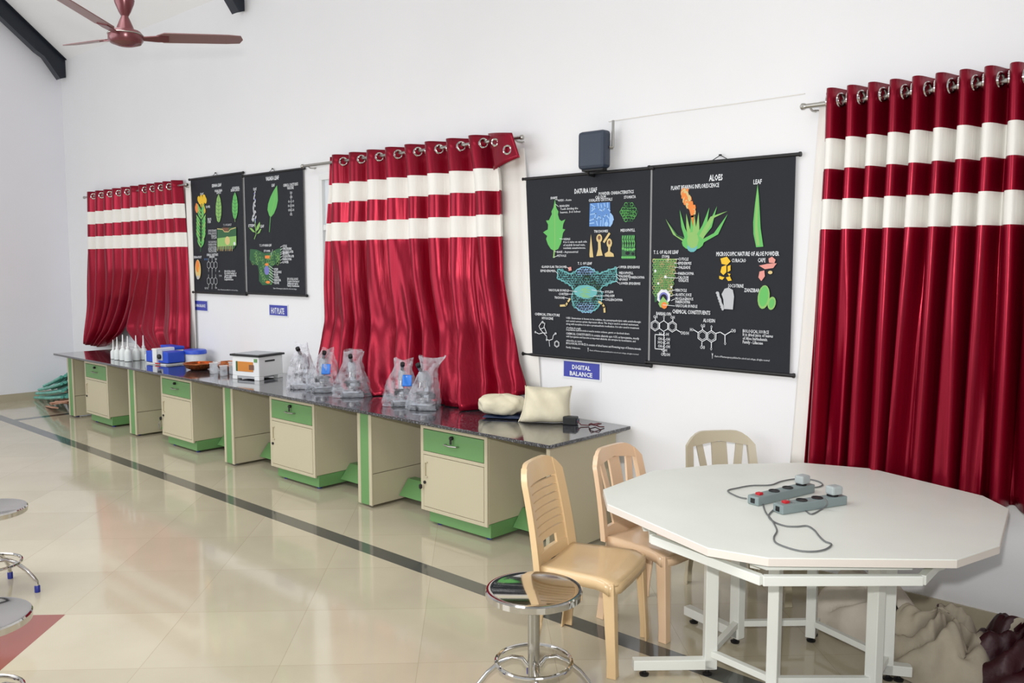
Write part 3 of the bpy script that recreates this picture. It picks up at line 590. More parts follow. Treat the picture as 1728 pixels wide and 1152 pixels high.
def draw_aloes(I):
    I.text('ALOES', 1197, 300.5, 1220, 298.5, .034, bold=.03); I.text('PLANT BEARING INFLORESCENCE', 1133, 317, 1214, 312, .024, bold=.02); I.text('LEAF', 1272, 307, 1286, 306, .026, bold=.02)
    I.line([(1168, 395), (1169, 365), (1165, 350)], .018, 'org'); 
    for k in range(46):
        f = k/45; x = 1154+f*15+rnd.uniform(-1, 1)*(2.2+4.6*math.sin(PI*min(1, f*.75+.1))); y = 321+f*36+rnd.uniform(-2, 2); I.ell(x, y, .011, .02, 'org' if rnd.random() < .75 else 'tan', 6, rnd.uniform(-.6, .6))
    for b, tip, w_, m in (((1170, 408), (1124, 369), 5, 'dgrn'), ((1165, 412), (1124, 369), 4.5, 'lgr'), ((1163, 408), (1148, 354), 5, 'grn'), ((1167, 405), (1159, 360), 5, 'lgr'), ((1171, 404), (1167, 366), 4.5, 'grn'), ((1173, 405), (1173, 362), 4.5, 'lgr'), ((1176, 404), (1180, 358), 4.5, 'lgr'),
                        ((1176, 406), (1198, 350), 6, 'grn'), ((1178, 406), (1211, 348), 6, 'grn'), ((1180, 408), (1229, 356), 5, 'lgr'), ((1177, 412), (1229, 361), 6, 'grn')):
        bx, by = b; tx_, ty = tip; mx, my = (bx+tx_)/2+(tx_-bx)*.12, (by+ty)/2+abs(tx_-bx)*.14
        if tip == (1229, 356): mx, my = 1203, 366
        I.poly([(bx-w_, by), (mx-w_*.6, my-.5), (tx_, ty), (mx+w_*.6, my+1.5), (bx+w_, by)], m)
    I.ell(1170, 409, .075, .045, 'grn', 14).ell(1169, 417, .035, .03, 'teal', 10).ell(1170, 405, .04, .05, 'lgr', 10)
    I.poly([(1279.5, 311), (1281.5, 330), (1283, 355), (1284.5, 385), (1289, 416), (1277, 417), (1272.5, 395), (1272, 375), (1275, 345)], 'grn'); I.poly([(1279.5, 316), (1280, 350), (1279, 380), (1283, 414), (1278, 414), (1275, 392), (1275.5, 365)], 'lgr')
    I.text('T. S. OF ALOE LEAF', 1104, 426, 1146, 424.5, .021, bold=.02); I.text('STOMA', 1118, 433, 1131, 432.5, .017, bold=.015)
    I.poly([(1103, 437), (1143, 437), (1137, 480), (1135, 497), (1122, 502), (1106, 510)], 'dgrn'); I.line([(1103, 437.5), (1143, 437.5)], .007, 'lgr')
    cells(I, lambda x, y: x < 1142-(y-437)*.13, 1105, 1143, 440, 500, 4.4, .0125, lambda x, y: 'lgr' if rnd.random() < .7 else 'tan', .0032)
    I.ell(1121, 501, .045, .045, 'wht', 16, 0, .12).ell(1121, 502, .033, .034, 'vio', 14).ell(1121, 503, .025, .026, 'chart', 12); 
    I.poly([(1112, 512), (1120, 500), (1130, 512), (1124, 520), (1115, 518)], 'lgr'); I.ell(1122, 515, .022, .022, 'org', 8); I.ell(1107, 457, .008, .01, 'wht', 6).ell(1124, 467, .01, .01, 'wht', 6).ell(1112, 478, .008, .008, 'wht', 6).ell(1134, 484, .006, .008, 'wht', 6)
    for s_, a, b, c, d in (('CUTICLE', 1146, 437, 1163, 437), ('EPIDERMIS', 1146, 444, 1168, 444), ('PALISADE', 1147, 451, 1166, 451), ('PARENCHYMA', 1146, 461, 1172, 461.5), ('CALCIUM', 1145, 468, 1163, 468), ('OXALATE', 1146, 473, 1163, 473), ('PERICYCLE', 1141, 489, 1160, 490), ('ALOETIC JUICE', 1141, 496.5, 1168, 497.5),
                           ('MUCILAGINOUS', 1141, 503.5, 1171, 504.5), ('PARENCHYMA', 1141, 509, 1166, 509.5), ('VASCULAR BUNDLE', 1141, 515.5, 1178, 516.5)): I.text(s_, a, b, c, d, .017, bold=.015)
    for a in ([(1141, 437), (1146, 437)], [(1139, 444), (1146, 444)], [(1139, 451), (1146, 451)], [(1139, 461), (1146, 461)], [(1124, 468), (1145, 469)], [(1128, 492), (1140, 489)], [(1133, 499), (1140, 497)], [(1134, 507), (1140, 504)], [(1120, 514), (1140, 516)], [(1130, 434), (1127, 441)]): I.line(a, .003, 'wht')
    I.text('MICROSCOPIC NATURE OF ALOE POWDER', 1210, 429, 1316, 427, .024, bold=.025)
    I.text('CURACAO', 1236, 439.5, 1260, 439, .021, bold=.015); I.text('CAPE', 1280, 439, 1293, 438.5, .023, bold=.015); I.text('SOCOTRINE', 1230, 482, 1256, 482, .02, bold=.015); I.text('ZANZIBAR', 1257, 489, 1283, 490, .021, bold=.015)
    for q in ([(1217, 436), (1228, 433), (1234, 441), (1228, 447), (1219, 445)], [(1219, 450), (1227, 447), (1227, 459), (1222, 464), (1217, 459)], [(1229, 449), (1234, 447), (1234, 456), (1229, 459)], [(1215, 465), (1224, 468), (1220, 472), (1215, 470)], [(1226, 468), (1233, 466), (1236, 473), (1230, 474)], [(1229, 461), (1234, 462), (1232, 466)]): I.poly(q, 'yel')
    for q in ([(1298, 436), (1304, 433), (1310, 438), (1308, 444), (1299, 443)], [(1282, 448), (1296, 445), (1312, 444), (1306, 452), (1292, 454)], [(1283, 458), (1291, 456), (1292, 466), (1286, 474), (1281, 468)]): I.poly(q, 'pnk')
    I.ell(1301, 459.5, .014, .01, 'tan', 8)
    I.poly([(1224, 487), (1231, 485), (1238, 489), (1240, 500), (1238, 522), (1223, 521), (1222, 505), (1219, 496)], 'gry'); 
    for k in range(9): I.ell(1212+1.1*k, 494+3.3*k, .012, .009, 'gry', 6, k)
    I.ell(1290, 501, .036, .068, 'lgr', 16, -.12).ell(1290, 500, .028, .058, 'grn', 14, -.12).ell(1303.5, 511.5, .024, .038, 'lgr', 14, -.2).ell(1303.5, 511.5, .016, .028, 'grn', 12, -.2)
    I.text('CHEMICAL CONSTITUENTS', 1136, 525.5, 1200, 527, .023, bold=.02); I.text('BARBALOIN', 1109, 528.5, 1134, 529.5, .02, bold=.015); I.text('ALOESIN', 1188, 540, 1208, 541, .021, bold=.015)
    for x, y in ((1107, 549), (1121.5, 549.8), (1136, 550.8)): I.hexa(x, y, .0335, w_=.005, dbl=(x != 1121.5))
    for a in ([(1107.5, 541), (1107.5, 536)], [(1122, 541), (1122, 536)], [(1137, 542), (1137, 537)], [(1143, 556), (1150, 560)], [(1122, 560), (1122, 596)], [(1122, 565), (1107, 564), (1107, 588), (1120, 589)]): I.line(a, .005, 'wht')
    for s_, a, b, c, d in (('OH', 1104, 534, 1111, 534), ('O', 1120.5, 534, 1123.5, 534), ('OH', 1133, 535, 1140, 535), ('CH2OH', 1150, 561, 1164, 562), ('H-C-H', 1114, 563, 1130, 563.5), ('OH-C-OH', 1112, 571, 1132, 572), ('HO-C-H', 1112, 577, 1131, 578), ('OH-C-OH', 1112, 583.5, 1132, 584.5), ('C-H', 1118, 590, 1127, 590.5), ('CH2OH', 1117, 597, 1132, 598)): I.text(s_, a, b, c, d, .019, bold=.01)
    for x, y in ((1187, 566), (1202, 567.3)): I.hexa(x, y, .035, w_=.005)
    for a in ([(1187, 556), (1187, 551)], [(1180, 561), (1172, 556)], [(1186, 577), (1186, 583)], [(1202, 578), (1202, 586)], [(1202, 557), (1202, 553)], [(1210, 562), (1217, 560), (1225, 565), (1235, 559)], [(1225, 565), (1225, 577)]): I.line(a, .005, 'wht')
    for s_, a, b, c, d in (('OGl', 1184, 549, 1191, 549), ('HO', 1166, 555.5, 1172, 556), ('O', 1200.5, 551, 1204, 551), ('CH3', 1235, 557, 1243, 558), ('CH3', 1183, 585, 1191, 586), ('O', 1200, 588, 1203.5, 588), ('O', 1223.5, 579, 1227, 579)): I.text(s_, a, b, c, d, .019, bold=.01)
    for i, s_ in enumerate(('BIOLOGICAL SOURCE', 'It is dried juice of leaves', 'of Aloe barbadensis.', 'Family - Liliaceae')): I.text(s_, 1255, 558.5+i*6, 1255+(44, 51, 42, 34)[i], 559.5+i*6.2, .018, bold=.01)
    I.text('Y', 1202.5, 600, 1205, 600, .03, bold=.03); I.text('Charts of Pharmacognosy published for schools and colleges, all rights reserved', 1207, 601.5, 1300, 606.5, .011)
chart('black wall chart headed ALOES with orange-flowered aloe plant', -3.02, -2.095, 1.175, 2.39, draw_aloes)
def draw_senna(I):
    I.text('SENNA LEAF', 358, 313.5, 374, 311.5, .03, bold=.03)
    for s_, a, b, c, d in (('PLANT', 338.5, 327.5, 344, 327), ('INDIAN SENNA', 363, 322.5, 375.5, 320.5), ('LEAFLET', 366, 325, 374, 324), ('ALEXANDRIAN', 392, 317.5, 404, 316), ('SENNA LEAFLET', 390, 321.5, 405, 319.5), ('FLOWER', 348, 349, 355, 348.5), ('FRUITS', 351, 370, 357, 369.5), ('STEM', 351, 374.5, 356, 374)): I.text(s_, a, b, c, d, .024, bold=.02)
    for x, y in ((336, 336), (340, 334), (345, 333), (347, 338), (343, 340), (338, 340), (341, 345), (344, 351), (345, 355)): I.ell(x, y, .03, .035, 'yel', 8, rnd.random())
    for x, y in ((333, 349), (332, 353), (335, 351)): I.ell(x, y, .025, .045, 'org', 8, .4)
    I.line([(341, 344), (340, 415), (339, 424)], .016, 'dgrn')
    for k in range(11):
        y = 352+k*6; s_ = 7.5 if 2 < k < 9 else 5
        for sd in (-1, 1):
            x = 340+sd*s_*.5; I.ell(x, y, .012, .045, 'grn' if (k+sd) % 3 else 'lgr', 10, -sd*.75); I.ell(340+sd*s_*.85, y-3, .010, .036, 'lgr' if k % 2 else 'grn', 10, -sd*.5)
    for cx_, m, mm, tp, bt in ((370, 'lgr', 'dgrn', 327, 375.5), (397.7, 'grn', 'dgrn', 324, 370)):
        h = bt-tp; I.poly([(cx_, tp), (cx_+3, tp+h*.18), (cx_+4.8, tp+h*.45), (cx_+4.4, tp+h*.75), (cx_+2, tp+h*.96), (cx_, bt), (cx_-2.5, tp+h*.94), (cx_-4.8, tp+h*.7), (cx_-4.8, tp+h*.42), (cx_-3, tp+h*.16)], m)
        I.line([(cx_, tp+3), (cx_, bt)], .006, mm)
        for k in range(5): y = tp+h*(.25+.13*k); I.line([(cx_, y+3), (cx_+4, y)], .004, mm).line([(cx_, y+3), (cx_-4, y)], .004, mm)
    I.line([(397.5, 370), (398, 374)], .008, 'lgr')
    I.text('T. S. OF LEAFLET', 378, 380, 392, 378.5, .02, 'gry', bold=.02)
    I.poly([(368, 385), (400, 383), (400, 412), (396, 420), (368, 421)], 'dgrn'); I.poly([(368, 402), (400, 398), (400, 414), (368, 416)], 'lgr'); I.ell(385, 406, .05, .045, 'tan', 10); I.poly([(376, 384), (388, 384), (386, 390), (379, 391)], 'brn')
    I.line([(368, 386), (377, 387), (380, 391), (387, 391), (390, 387), (399, 384)], .008, 'tan')
    for k in range(9): I.line([(369.5+k*3, 415), (369+k*3+rnd.uniform(-1, 1), 423)], .008, 'tan')
    I.ell(397, 411, .02, .02, 'wht', 6)
    for k, y in enumerate((389, 393.5, 398, 401, 408, 412.5, 417, 420.5, 424)): I.text(('EPIDERMIS', 'PALISADE', 'FIBRES', 'XYLEM', 'VASCULAR BUNDLE', 'PARENCHYMA', 'COLLENCHYMA', 'PHLOEM', 'TRICHOME')[k], 353+(5 if k in (2, 3) else 0), y+.3, 367, y-.3, .022, 'gry', bold=.02)
    I.text('SENNA FRUIT', 328.5, 434, 341.5, 433.5, .024, bold=.02); I.text('CHEMICAL CONSTITUENTS', 350, 430.5, 369.5, 429, .024, bold=.02); I.text('SENNOSIDES', 354.5, 433.5, 363.5, 433, .02, bold=.02)
    I.ell(335.5, 454.5, .062, .105, 'tan', 20).ell(334.8, 449, .042, .065, 'org', 14).ell(336.5, 457, .008, .05, 'yel', 8).ell(335.4, 468, .03, .022, 'gry', 8)
    for by in (447, 474):
        for k in range(3):
            c = I.p(353.5+k*6, by); I.ring(c, .036, .006, 'gry', 6, PI/6, .95, 1.1)
        for k in range(3): I.line([(353.5+6*k, by+7), (353.5+6*k, by+11)], .006, 'gry').line([(353.5+6*k, by-7), (353.5+6*k, by-11)], .006, 'gry')
    I.line([(359.5, 454), (359.5, 467)], .006, 'gry'); I.text('GLUCOSE', 346, 437.5, 352, 437, .02, 'blu').text('O', 358.5, 434.8, 360, 434.8, .02).text('OH', 364, 437, 367.5, 436.7, .02).text('GLUCOSE', 347, 486, 353, 486, .02).text('O', 358.5, 486, 360, 486, .02).text('OH', 364.5, 485.5, 367.5, 485.5, .02).text('H', 371, 457.5, 372.5, 457.5, .018).text('COOH', 371, 465, 375.5, 465, .018)
    for i, s_ in enumerate(('BIOLOGICAL SOURCE', 'It is dried leaflets of', 'Cassia angustifolia', 'Family:', 'Leguminosae')): I.text(s_, 380.5, 457.5+3.4*i, 380.5+(18, 20, 20, 13, 15)[i], 457.3+3.4*i, .02, bold=.015)
    I.text('Charts of Pharmacognosy published for schools and colleges', 369, 489, 403, 488.7, .012)
chart('black wall chart with yellow-flowered plant and two upright leaflets, the farthest chart', -8.875, -7.835, 1.485, 2.69, draw_senna)
def draw_leaf(I):
    I.text('VASAKA LEAF', 449, 302.5, 471, 298.5, .036, bold=.035)
    for s_, a, b, c, d in (('LEAF', 459, 313, 464, 312), ('PLANT', 428, 319.5, 433.5, 318.5), ('CHEMICAL CONSTITUENTS', 478.5, 313.5, 503.5, 309.5), ('VASICINE', 485, 317.5, 496, 316), ('STEM', 419.5, 381, 430, 380), ('LEAF', 440, 382, 446, 381)): I.text(s_, a, b, c, d, .026, bold=.02)
    I.poly([(468, 312.5), (469, 325), (469.5, 338), (467, 350), (463, 360), (458, 366), (455, 364), (452, 354), (453, 344), (457, 332), (462, 322)], 'grn'); I.line([(467, 318), (463, 342), (457, 365)], .006, 'lgr'); I.line([(457, 365), (456, 378), (455, 391)], .009, 'grn')
    for k in range(26): I.ell(430.5-k*.04+rnd.uniform(-1, 1)*(.6+k*.1), 323+k*2, .008+k*.0007, .012, 'gry' if rnd.random() < .75 else 'vio', 6, rnd.random()*3)
    I.line([(431, 372), (433, 395), (430, 403)], .01, 'lgr')
    for q in ([(421, 384), (426, 385), (432, 392), (427, 391)], [(432, 391), (434, 382), (439, 374), (440, 380), (437, 387)], [(434, 395), (440, 386), (442, 386), (439, 393)]): I.poly(q, 'lgr')
    for k, s_ in enumerate(('CHO', 'CH', 'O-C-O', 'H-C-OH', 'OH-C-H', 'CH2')): I.text(s_, 492-(2 if k < 2 or k > 4 else 5), 325+k*7.3+.4, 492+(2 if k < 2 or k > 4 else 5), 325+k*7.3-.4, .022, bold=.01)
    I.line([(492, 327), (492, 360)], .006, 'gry')
    I.text('T. S. OF VASAKA LEAF', 439, 414.5, 459, 413, .022, bold=.02); I.text('STOMA', 446, 423.5, 457, 423, .02, bold=.015)
    I.poly([(423, 420), (434, 421), (447, 427), (457, 426), (466, 421), (476, 418), (474, 438), (466, 445), (460, 450), (461, 462), (462, 474), (458, 480), (444, 481), (438, 474), (438, 460), (436, 448), (428, 445), (422, 438)], 'dgrn')
    cells(I, lambda x, y: (425 < x < 473 and 424 < y < 444 and not (442 < x < 462 and y < 430)) or (440 < x < 460 and 444 <= y < 478), 424, 475, 424, 480, 3.8, .02, lambda x, y: 'lgr' if rnd.random() < .4 else 'dgrn', .004)
    I.poly([(448, 431), (456, 431), (456, 436), (448, 436)], 'org'); I.ell(451, 446, .035, .014, 'org', 8).ell(451, 456, .045, .045, 'vio', 10).ell(453, 476, .04, .014, 'org', 8)
    I.line([(461, 421), (458, 431)], .004, 'wht')
    for k, (s_, x, y) in enumerate((('CUTICLE', 485, 415), ('UPPER EPIDERMIS', 493, 419.5), ('PALISADE LAYER', 496, 424.5), ('MESOPHYLL', 489, 427.5), ('COLLENCHYMA LAYER', 497, 432), ('PARENCHYMA', 493, 437), ('LOWER', 488, 442))): I.text(s_, 478, y+.3, x, y-.3, .022, bold=.02).line([(474, y+2), (477.5, y)], .004, 'wht')
    for k, (s_, x) in enumerate((('XYLEM', 470), ('VASCULAR BUNDLE', 476), ('PHLOEM', 470), ('CORTEX', 472), ('PARENCHYMA', 475), ('TRICHOME', 472))): y = 454+k*4.6; I.text(s_, 463.5, y+.2, x, y-.1, .022, bold=.02).line([(455, y-6), (463, y)], .004, 'wht')
    for i, s_ in enumerate(('BIOLOGICAL SOURCE', 'It consists of dried leaves of', 'Adhatoda vasica', 'Family: Acanthaceae')): I.text(s_, 486, 470.5+3.8*i, 486+(18, 20, 18, 20)[i], 470.3+3.8*i, .021, bold=.015)
    I.text('Charts of Pharmacognosy published for schools and colleges', 462, 487, 501.5, 486.5, .014)
chart('black wall chart with one large plain green leaf, second from the left', -7.79, -6.785, 1.50, 2.655, draw_leaf)
def sign(label, x0, x1, z0, z1, lines):
    o = Vector(((x0+x1)/2, WY-.004, z0)); W = (x1-x0)/2; I = Ink(o, WY-.004)
    I.mb.use(M['wht']).box(-W-.012, W+.012, -.001, .003, -.012, z1-z0+.012); I.mb.use(M['sign']).box(-W, W, -.003, -.001, 0, z1-z0)
    for a in lines: I.text(*a, bold=.03)
    ob = I.mb.build('wall_sign', None, None, loc=o); tag(ob, label, 'sign', 'blue equipment signs on the wall')
sign('blue wall sign reading DIGITAL BALANCE', -3.73, -3.425, 1.025, 1.13, [('DIGITAL', 966, 618.8, 997, 621.5, .029), ('BALANCE', 962, 629.3, 1000, 632.8, .029)])
sign('blue wall sign reading HOT PLATE', -7.42, -7.112, 1.297, 1.395, [('HOT PLATE', 458, 523.5, 480, 525, .055)])
sign('small blue wall sign with one line of white lettering, left of HOT PLATE', -8.95, -8.635, 1.29, 1.393, [('WEIGHING BALANCE', 326.5, 514.8, 347, 515.8, .03)])
# wall box with aerial
t = thing('wall_speaker', (-3.41, WY, 2.40), 'dark grey wall-mounted box with a grey aerial above the charts', 'speaker')
MB().box(-.11, .10, -.14, -.055, .0, .24).build('housing', M['box_dk'], t, bevel=.022)
MB().box(-.09, .08, -.12, -.07, -.012, .002).build('base_lip', M['black'], t, bevel=.004)
MB().tube([(-.05, -.1, -.005), (-.06, -.085, -.03), (-.06, -.001, -.035)], .009, 8).build('wall_bracket', M['black'], t, smooth=True)
MB().tube([(.115, -.06, .13), (.115, -.06, .30)], .0085, 8).tube([(.10, -.08, .13), (.115, -.06, .13)], .01, 8).build('aerial', M['satin'], t, smooth=True)
cb = MB().tube([at(1027, 205, Y=WY-.004), at(1120, 192, Y=WY-.004)+Vector((0, 0, .003)), at(1240, 175, Y=WY-.004), at(1358, 158, Y=WY-.004)], .0035, 6).build('wall_cable', M['wcable'], smooth=True)
tag(cb, 'thin white cable running along the wall from the aerial to the right-hand rod', 'cable')
# ------------------------------------------------------------------ things on the bench
def wash_bottle():
    t = thing('wash_bottle', (0, 0, ZT), 'white plastic wash bottle with a tall tapering spout', 'bottle', 'white wash bottles at the far end of the worktop')
    MB().lathe([(.03, 0), (.036, .004), (.036, .085), (.03, .105), (.014, .122)], n=18).build('body', M['bottle'], t, smooth=40)
    MB().lathe([(.017, .118), (.017, .138), (.013, .142)], n=16).build('cap', M['wplastic'], t, smooth=40)
    MB().lathe([(.011, .14), (.007, .19), (.0045, .245), (.002, .248)], n=12).build('spout', M['wplastic'], t, smooth=40)
    return t
first = wash_bottle()
spots = [(-9.60, 3.99, .86, 'leftmost small white wash bottle in the cluster of wash bottles'), (-9.485, 3.985, 1.0, 'second white wash bottle from the left, slightly shorter'), (-9.375, 4.0, 1.13, 'tallest white wash bottle, third from the left of the cluster'),
         (-9.245, 3.995, 1.1, 'white wash bottle fourth from the left in front of the maroon curtain'), (-9.27, 4.095, 1.1, 'white wash bottle fifth from the left, behind its neighbours'), (-9.28, 4.18, 1.08, 'rightmost white wash bottle in the cluster, next to the mint jar')]
for i, (x, y, s_, lab) in enumerate(spots):
    o = first if i == 0 else copy_tree(first)
    o.location = (x, y, ZT+.0005); o.scale = (s_, s_, s_); o['label'] = lab
def jar(x, y, r_, h, m, label, capm):
    t = thing('plastic_jar', (x, y, ZT), label, 'jar', 'small jars beside the wash bottles')
    MB().lathe([(r_*.95, .0005), (r_, .004), (r_, h*.75), (r_*.6, h*.84)], n=18).build('body', m, t, smooth=40)
    MB().lathe([(r_*.62, h*.82), (r_*.62, h), (r_*.5, h+.003)], n=16).build('cap', capm, t, smooth=40)
jar(-9.25, 4.29, .055, .115, M['mint'], 'pale mint jar with a white cap right of the wash bottles', M['wplastic'])
jar(-9.14, 4.16, .032, .09, M['bottle'], 'small white jar between the wash bottles and the mint jar', M['wplastic'])
t = thing('tripod_clamp', (-9.10, 4.30, ZT), 'small black fitting standing right of the mint jar', 'clamp')
MB().lathe([(.022, .0005), (.022, .01), (.008, .02), (.008, .07)], n=12).build('base', M['black'], t, smooth=40)
MB().box(-.02, .02, -.012, .012, .06, .095).build('head', M['black'], t, bevel=.004)
# blue instruments
t = thing('laboratory_instrument', (-8.78, 4.16, ZT), 'blue and white desktop instrument with a grey dial on the far worktop', 'instrument', rz=R(8))
MB().box(-.17, -.045, -.09, .12, .02, .135).build('side_housing', M['bluep'], t, bevel=.008)
MB().box(-.045, .03, -.10, .12, .012, .165).build('front_column', M['wplastic'], t, bevel=.008)
MB().box(.03, .20, -.08, .12, .02, .135).build('main_housing', M['bluep'], t, bevel=.008)
MB().box(.04, .115, -.088, -.078, .045, .15).build('control_panel', M['gry'], t, bevel=.003)
k = MB(); k.T = Matrix.Translation((.075, -.088, .085)) @ Matrix.Rotation(PI/2, 4, 'X'); k.lathe([(.026, 0), (.026, .018), (.02, .022)], n=18); k.build('dial', M['black'], t, smooth=40)
MB().box(-.15, .19, -.10, .11, .0, .012).build('base_plate', M['wplastic'], t, bevel=.003)
MB().box(.02, .10, -.112, -.102, .008, .02).build('red_switch', M['red'], t, bevel=.002)
t = thing('plastic_tub', (-8.60, 4.42, ZT), 'white tub with a blue lid behind the blue instrument', 'tub', 'blue-lidded tubs behind the blue instrument')
MB().lathe([(.088, .0005), (.1, .01), (.105, .10), (.10, .102)], n=30, sx=1.25).build('tub_body', M['wplastic'], t, smooth=40)
MB().lathe([(.112, .10), (.113, .125), (.105, .14), (.08, .144)], n=30, sx=1.25).build('lid', M['bluep'], t, smooth=40)
t = thing('plastic_tub', (-8.98, 4.36, ZT), 'white box with a blue lid at the foot of the far curtain', 'tub', 'blue-lidded tubs behind the blue instrument')
MB().box(-.15, .15, -.055, .055, .0005, .13).build('tub_body', M['wplastic'], t, bevel=.01)
MB().box(-.157, .157, -.062, .06, .13, .165).build('lid', M['bluep'], t, bevel=.008)
# copper dishes
for i, (x, y, r_, lab) in enumerate(((-8.02, 4.16, .15, 'largest copper-coloured shallow dish, front left of the dishes'), (-7.86, 4.40, .13, 'copper-coloured shallow dish behind the largest dish'), (-7.66, 4.28, .11, 'smallest copper-coloured shallow dish, nearest the glass beakers'))):
    t = thing('shallow_dish', (x, y, ZT), lab, 'dish', 'copper coloured dishes on the worktop')
    MB().lathe([(r_*.5, .001), (r_*.8, .02), (r_, .062), (r_*.97, .062), (r_*.75, .024), (.005, .012)], n=30).build('bowl', M['copper'], t, smooth=50)
    MB().torus((0, 0, .064), r_*.985, .004).build('rim', M['copper'], t, smooth=True)
bk = None
for i, (x, y, s_, lab) in enumerate(((-7.62, 4.10, .9, 'front glass beaker between the copper dishes and the white box'), (-7.47, 4.22, 1, 'glass beaker second from the front beside the white box'), (-7.60, 4.46, 1.35, 'tall glass beaker standing against the wall behind the copper dishes'),
                                    (-7.38, 4.46, 1.5, 'tallest glass beaker, near the wall behind the white box'), (-7.78, 4.22, .8, 'small glass beaker beside the middle copper dish'), (-7.40, 4.08, .85, 'glass beaker nearest the left side of the white box'))):
    if bk is None:
        bk = thing('glass_beaker', (0, 0, 0), lab, 'beaker', 'clear glass beakers')
        MB().lathe([(.040, .0005), (.043, .004), (.043, .10), (.047, .112), (.044, .112), (.040, .10), (.040, .006), (.002, .006)], n=22).build('vessel', M['glass'], bk, smooth=50)
        MB().torus((0, 0, .112), .0455, .002).build('rim', M['wplastic'], bk, smooth=True); o = bk
    else: o = copy_tree(bk)
    o.location = (x, y, ZT); o.scale = (s_, s_, s_); o['label'] = lab
# white oven box
t = thing('laboratory_oven', (-6.835, 4.11, ZT), 'white square appliance with a black rim and an amber panel', 'appliance', rz=R(14))
L, Dp, Hh = -.33, .30, .23
MB().box(L, 0, 0, Dp, .03, Hh-.018).build('housing', M['wplastic'], t, bevel=.008)
MB().box(L-.015, .015, -.015, Dp+.015, Hh-.018, Hh).build('top_rim', M['black'], t, bevel=.005)
MB().box(L+.02, -.02, .02, Dp-.02, Hh, Hh+.004).build('top_plate', M['gry'], t)
MB().box(L+.07, -.07, -.004, .002, .075, .165).build('window_panel', M['orange'], t, bevel=.002)
MB().box(-.115, -.06, -.007, -.004, .095, .14).build('dark_display', M['brn'], t)
MB().box(L+.05, L+.068, -.004, .002, .075, .165).build('side_strip', M['dgrn'], t)
MB().box(-.055, -.02, -.006, .002, .165, .195).build('socket', M['green'], t)
MB().box(0, .004, .075, .195, .163, .178).build('slot_handle', M['black'], t, bevel=.001)
for x, y in ((L+.03, .03), (-.03, .03), (L+.03, Dp-.03), (-.03, Dp-.03)): MB().box(x-.03, x+.03, y-.03, y+.03, .0005, .032).build('leg', M['wplastic'], t, bevel=.003)
MB().box(L+.05, -.05, .012, Dp-.012, .012, .03).build('under_tray', M['gry'], t)
# microscopes in plastic bags
def microscope(bodym):
    t = thing('microscope', (0, 0, ZT), 'm', 'microscope', 'bagged microscopes on the worktop')
    MB().prism([(-.085, -.075), (.075, -.075), (.095, -.05), (.095, .075), (.05, .105), (-.05, .105), (-.095, .075), (-.095, -.05)], .0005, .028).build('base', M['black'], t, bevel=.008)
    MB().prism([(-.07, -.06), (.06, -.06), (.08, -.04), (.08, .06), (-.08, .06), (-.08, -.04)], .0285, .045).build('base_cover', bodym, t, bevel=.006)
    MB().bar((0, .06, .04), (0, .075, .17), .045, .055, (0, 1, 0)).build('pillar', bodym, t, bevel=.01)
    MB().tube([(0, .075, .15), (0, .085, .20), (0, .07, .25), (0, .03, .275), (0, .0, .275)], [.024, .026, .026, .024, .022], 12).build('arm', bodym, t, smooth=50)
    MB().box(-.06, .06, -.065, .055, .118, .128).build('stage', M['black'], t, bevel=.002)
    h = MB().lathe([(.028, .225), (.03, .235), (.03, .285), (.02, .295)], (0, -.02, 0), 18).build('head', bodym, t, smooth=40)
    MB().tube([(0, -.02, .285), (0, -.075, .345)], .0155, 14).build('eyepiece_tube', M['chrome'], t, smooth=40)
    MB().tube([(0, -.072, .34), (0, -.088, .36)], .019, 14).build('eyepiece', M['black'], t, smooth=40)
    MB().lathe([(.016, .205), (.03, .215), (.03, .226)], (0, -.015, 0), 18).build('nosepiece', M['chrome'], t, smooth=40)
    for a in (0, 2.1, 4.2): MB().tube([(.014*math.cos(a), -.015+.014*math.sin(a), .212), (.024*math.cos(a), -.015+.024*math.sin(a), .165)], [.009, .006], 10).build('objective_lens', M['chrome'], t, smooth=40)
    for s_ in (-1, 1):
        MB().tube([(s_*.02, .075, .09), (s_*.058, .075, .09)], .022, 16).build('focus_knob', M['black'], t, smooth=40)
    MB().lathe([(.02, .045), (.03, .07), (.03, .085), (.012, .088)], (0, -.005, 0), 18).build('condenser', M['chrome'], t, smooth=40)
    return t
mic = microscope(M['gpaint'])
def bag(x, y, rx, ry, H_, lean, m, label, seed, flare=0, rz=0):
    t = thing('plastic_bag', (x, y, ZT), label, 'bag', 'clear plastic dust bags over the microscopes', rz=rz)
    rn = random.Random(seed); nu, nv = 40, 26; ph = [rn.uniform(0, 6.28) for _ in range(8)]
    def fn(u, v):
        a = 2*PI*u; z = .003+H_*v
        w_ = 1-.62*sm(v**1.1)+.25*flare*sm((v-.72)/.28)
        cr = 1+.09*math.sin(3*a+ph[0]+4*v)+.07*math.sin(5*a+ph[1]-7*v)*v+.05*math.sin(9*a+ph[2]+11*v)+rn.uniform(-.03, .03)
        sq = 1/max(abs(math.cos(a)), abs(math.sin(a)))**.45
        yy = ry*w_*cr*sq*math.sin(a)*(1-.75*sm((v-.6)/.4)); return Vector((rx*w_*cr*sq*math.cos(a)+lean*v*v, yy, z+.012*math.sin(2*a+ph[3])*v))
    pts = [[fn(i/nu, j/nv) for i in range(nu)] for j in range(nv+1)]
    mb = MB(); V = [p for r_ in pts for p in r_]
    mb.add(V, [(j*nu+i, j*nu+(i+1) % nu, (j+1)*nu+(i+1) % nu, (j+1)*nu+i) for j in range(nv) for i in range(nu)])
    mb.build('film', m, t, smooth=25)
    return t
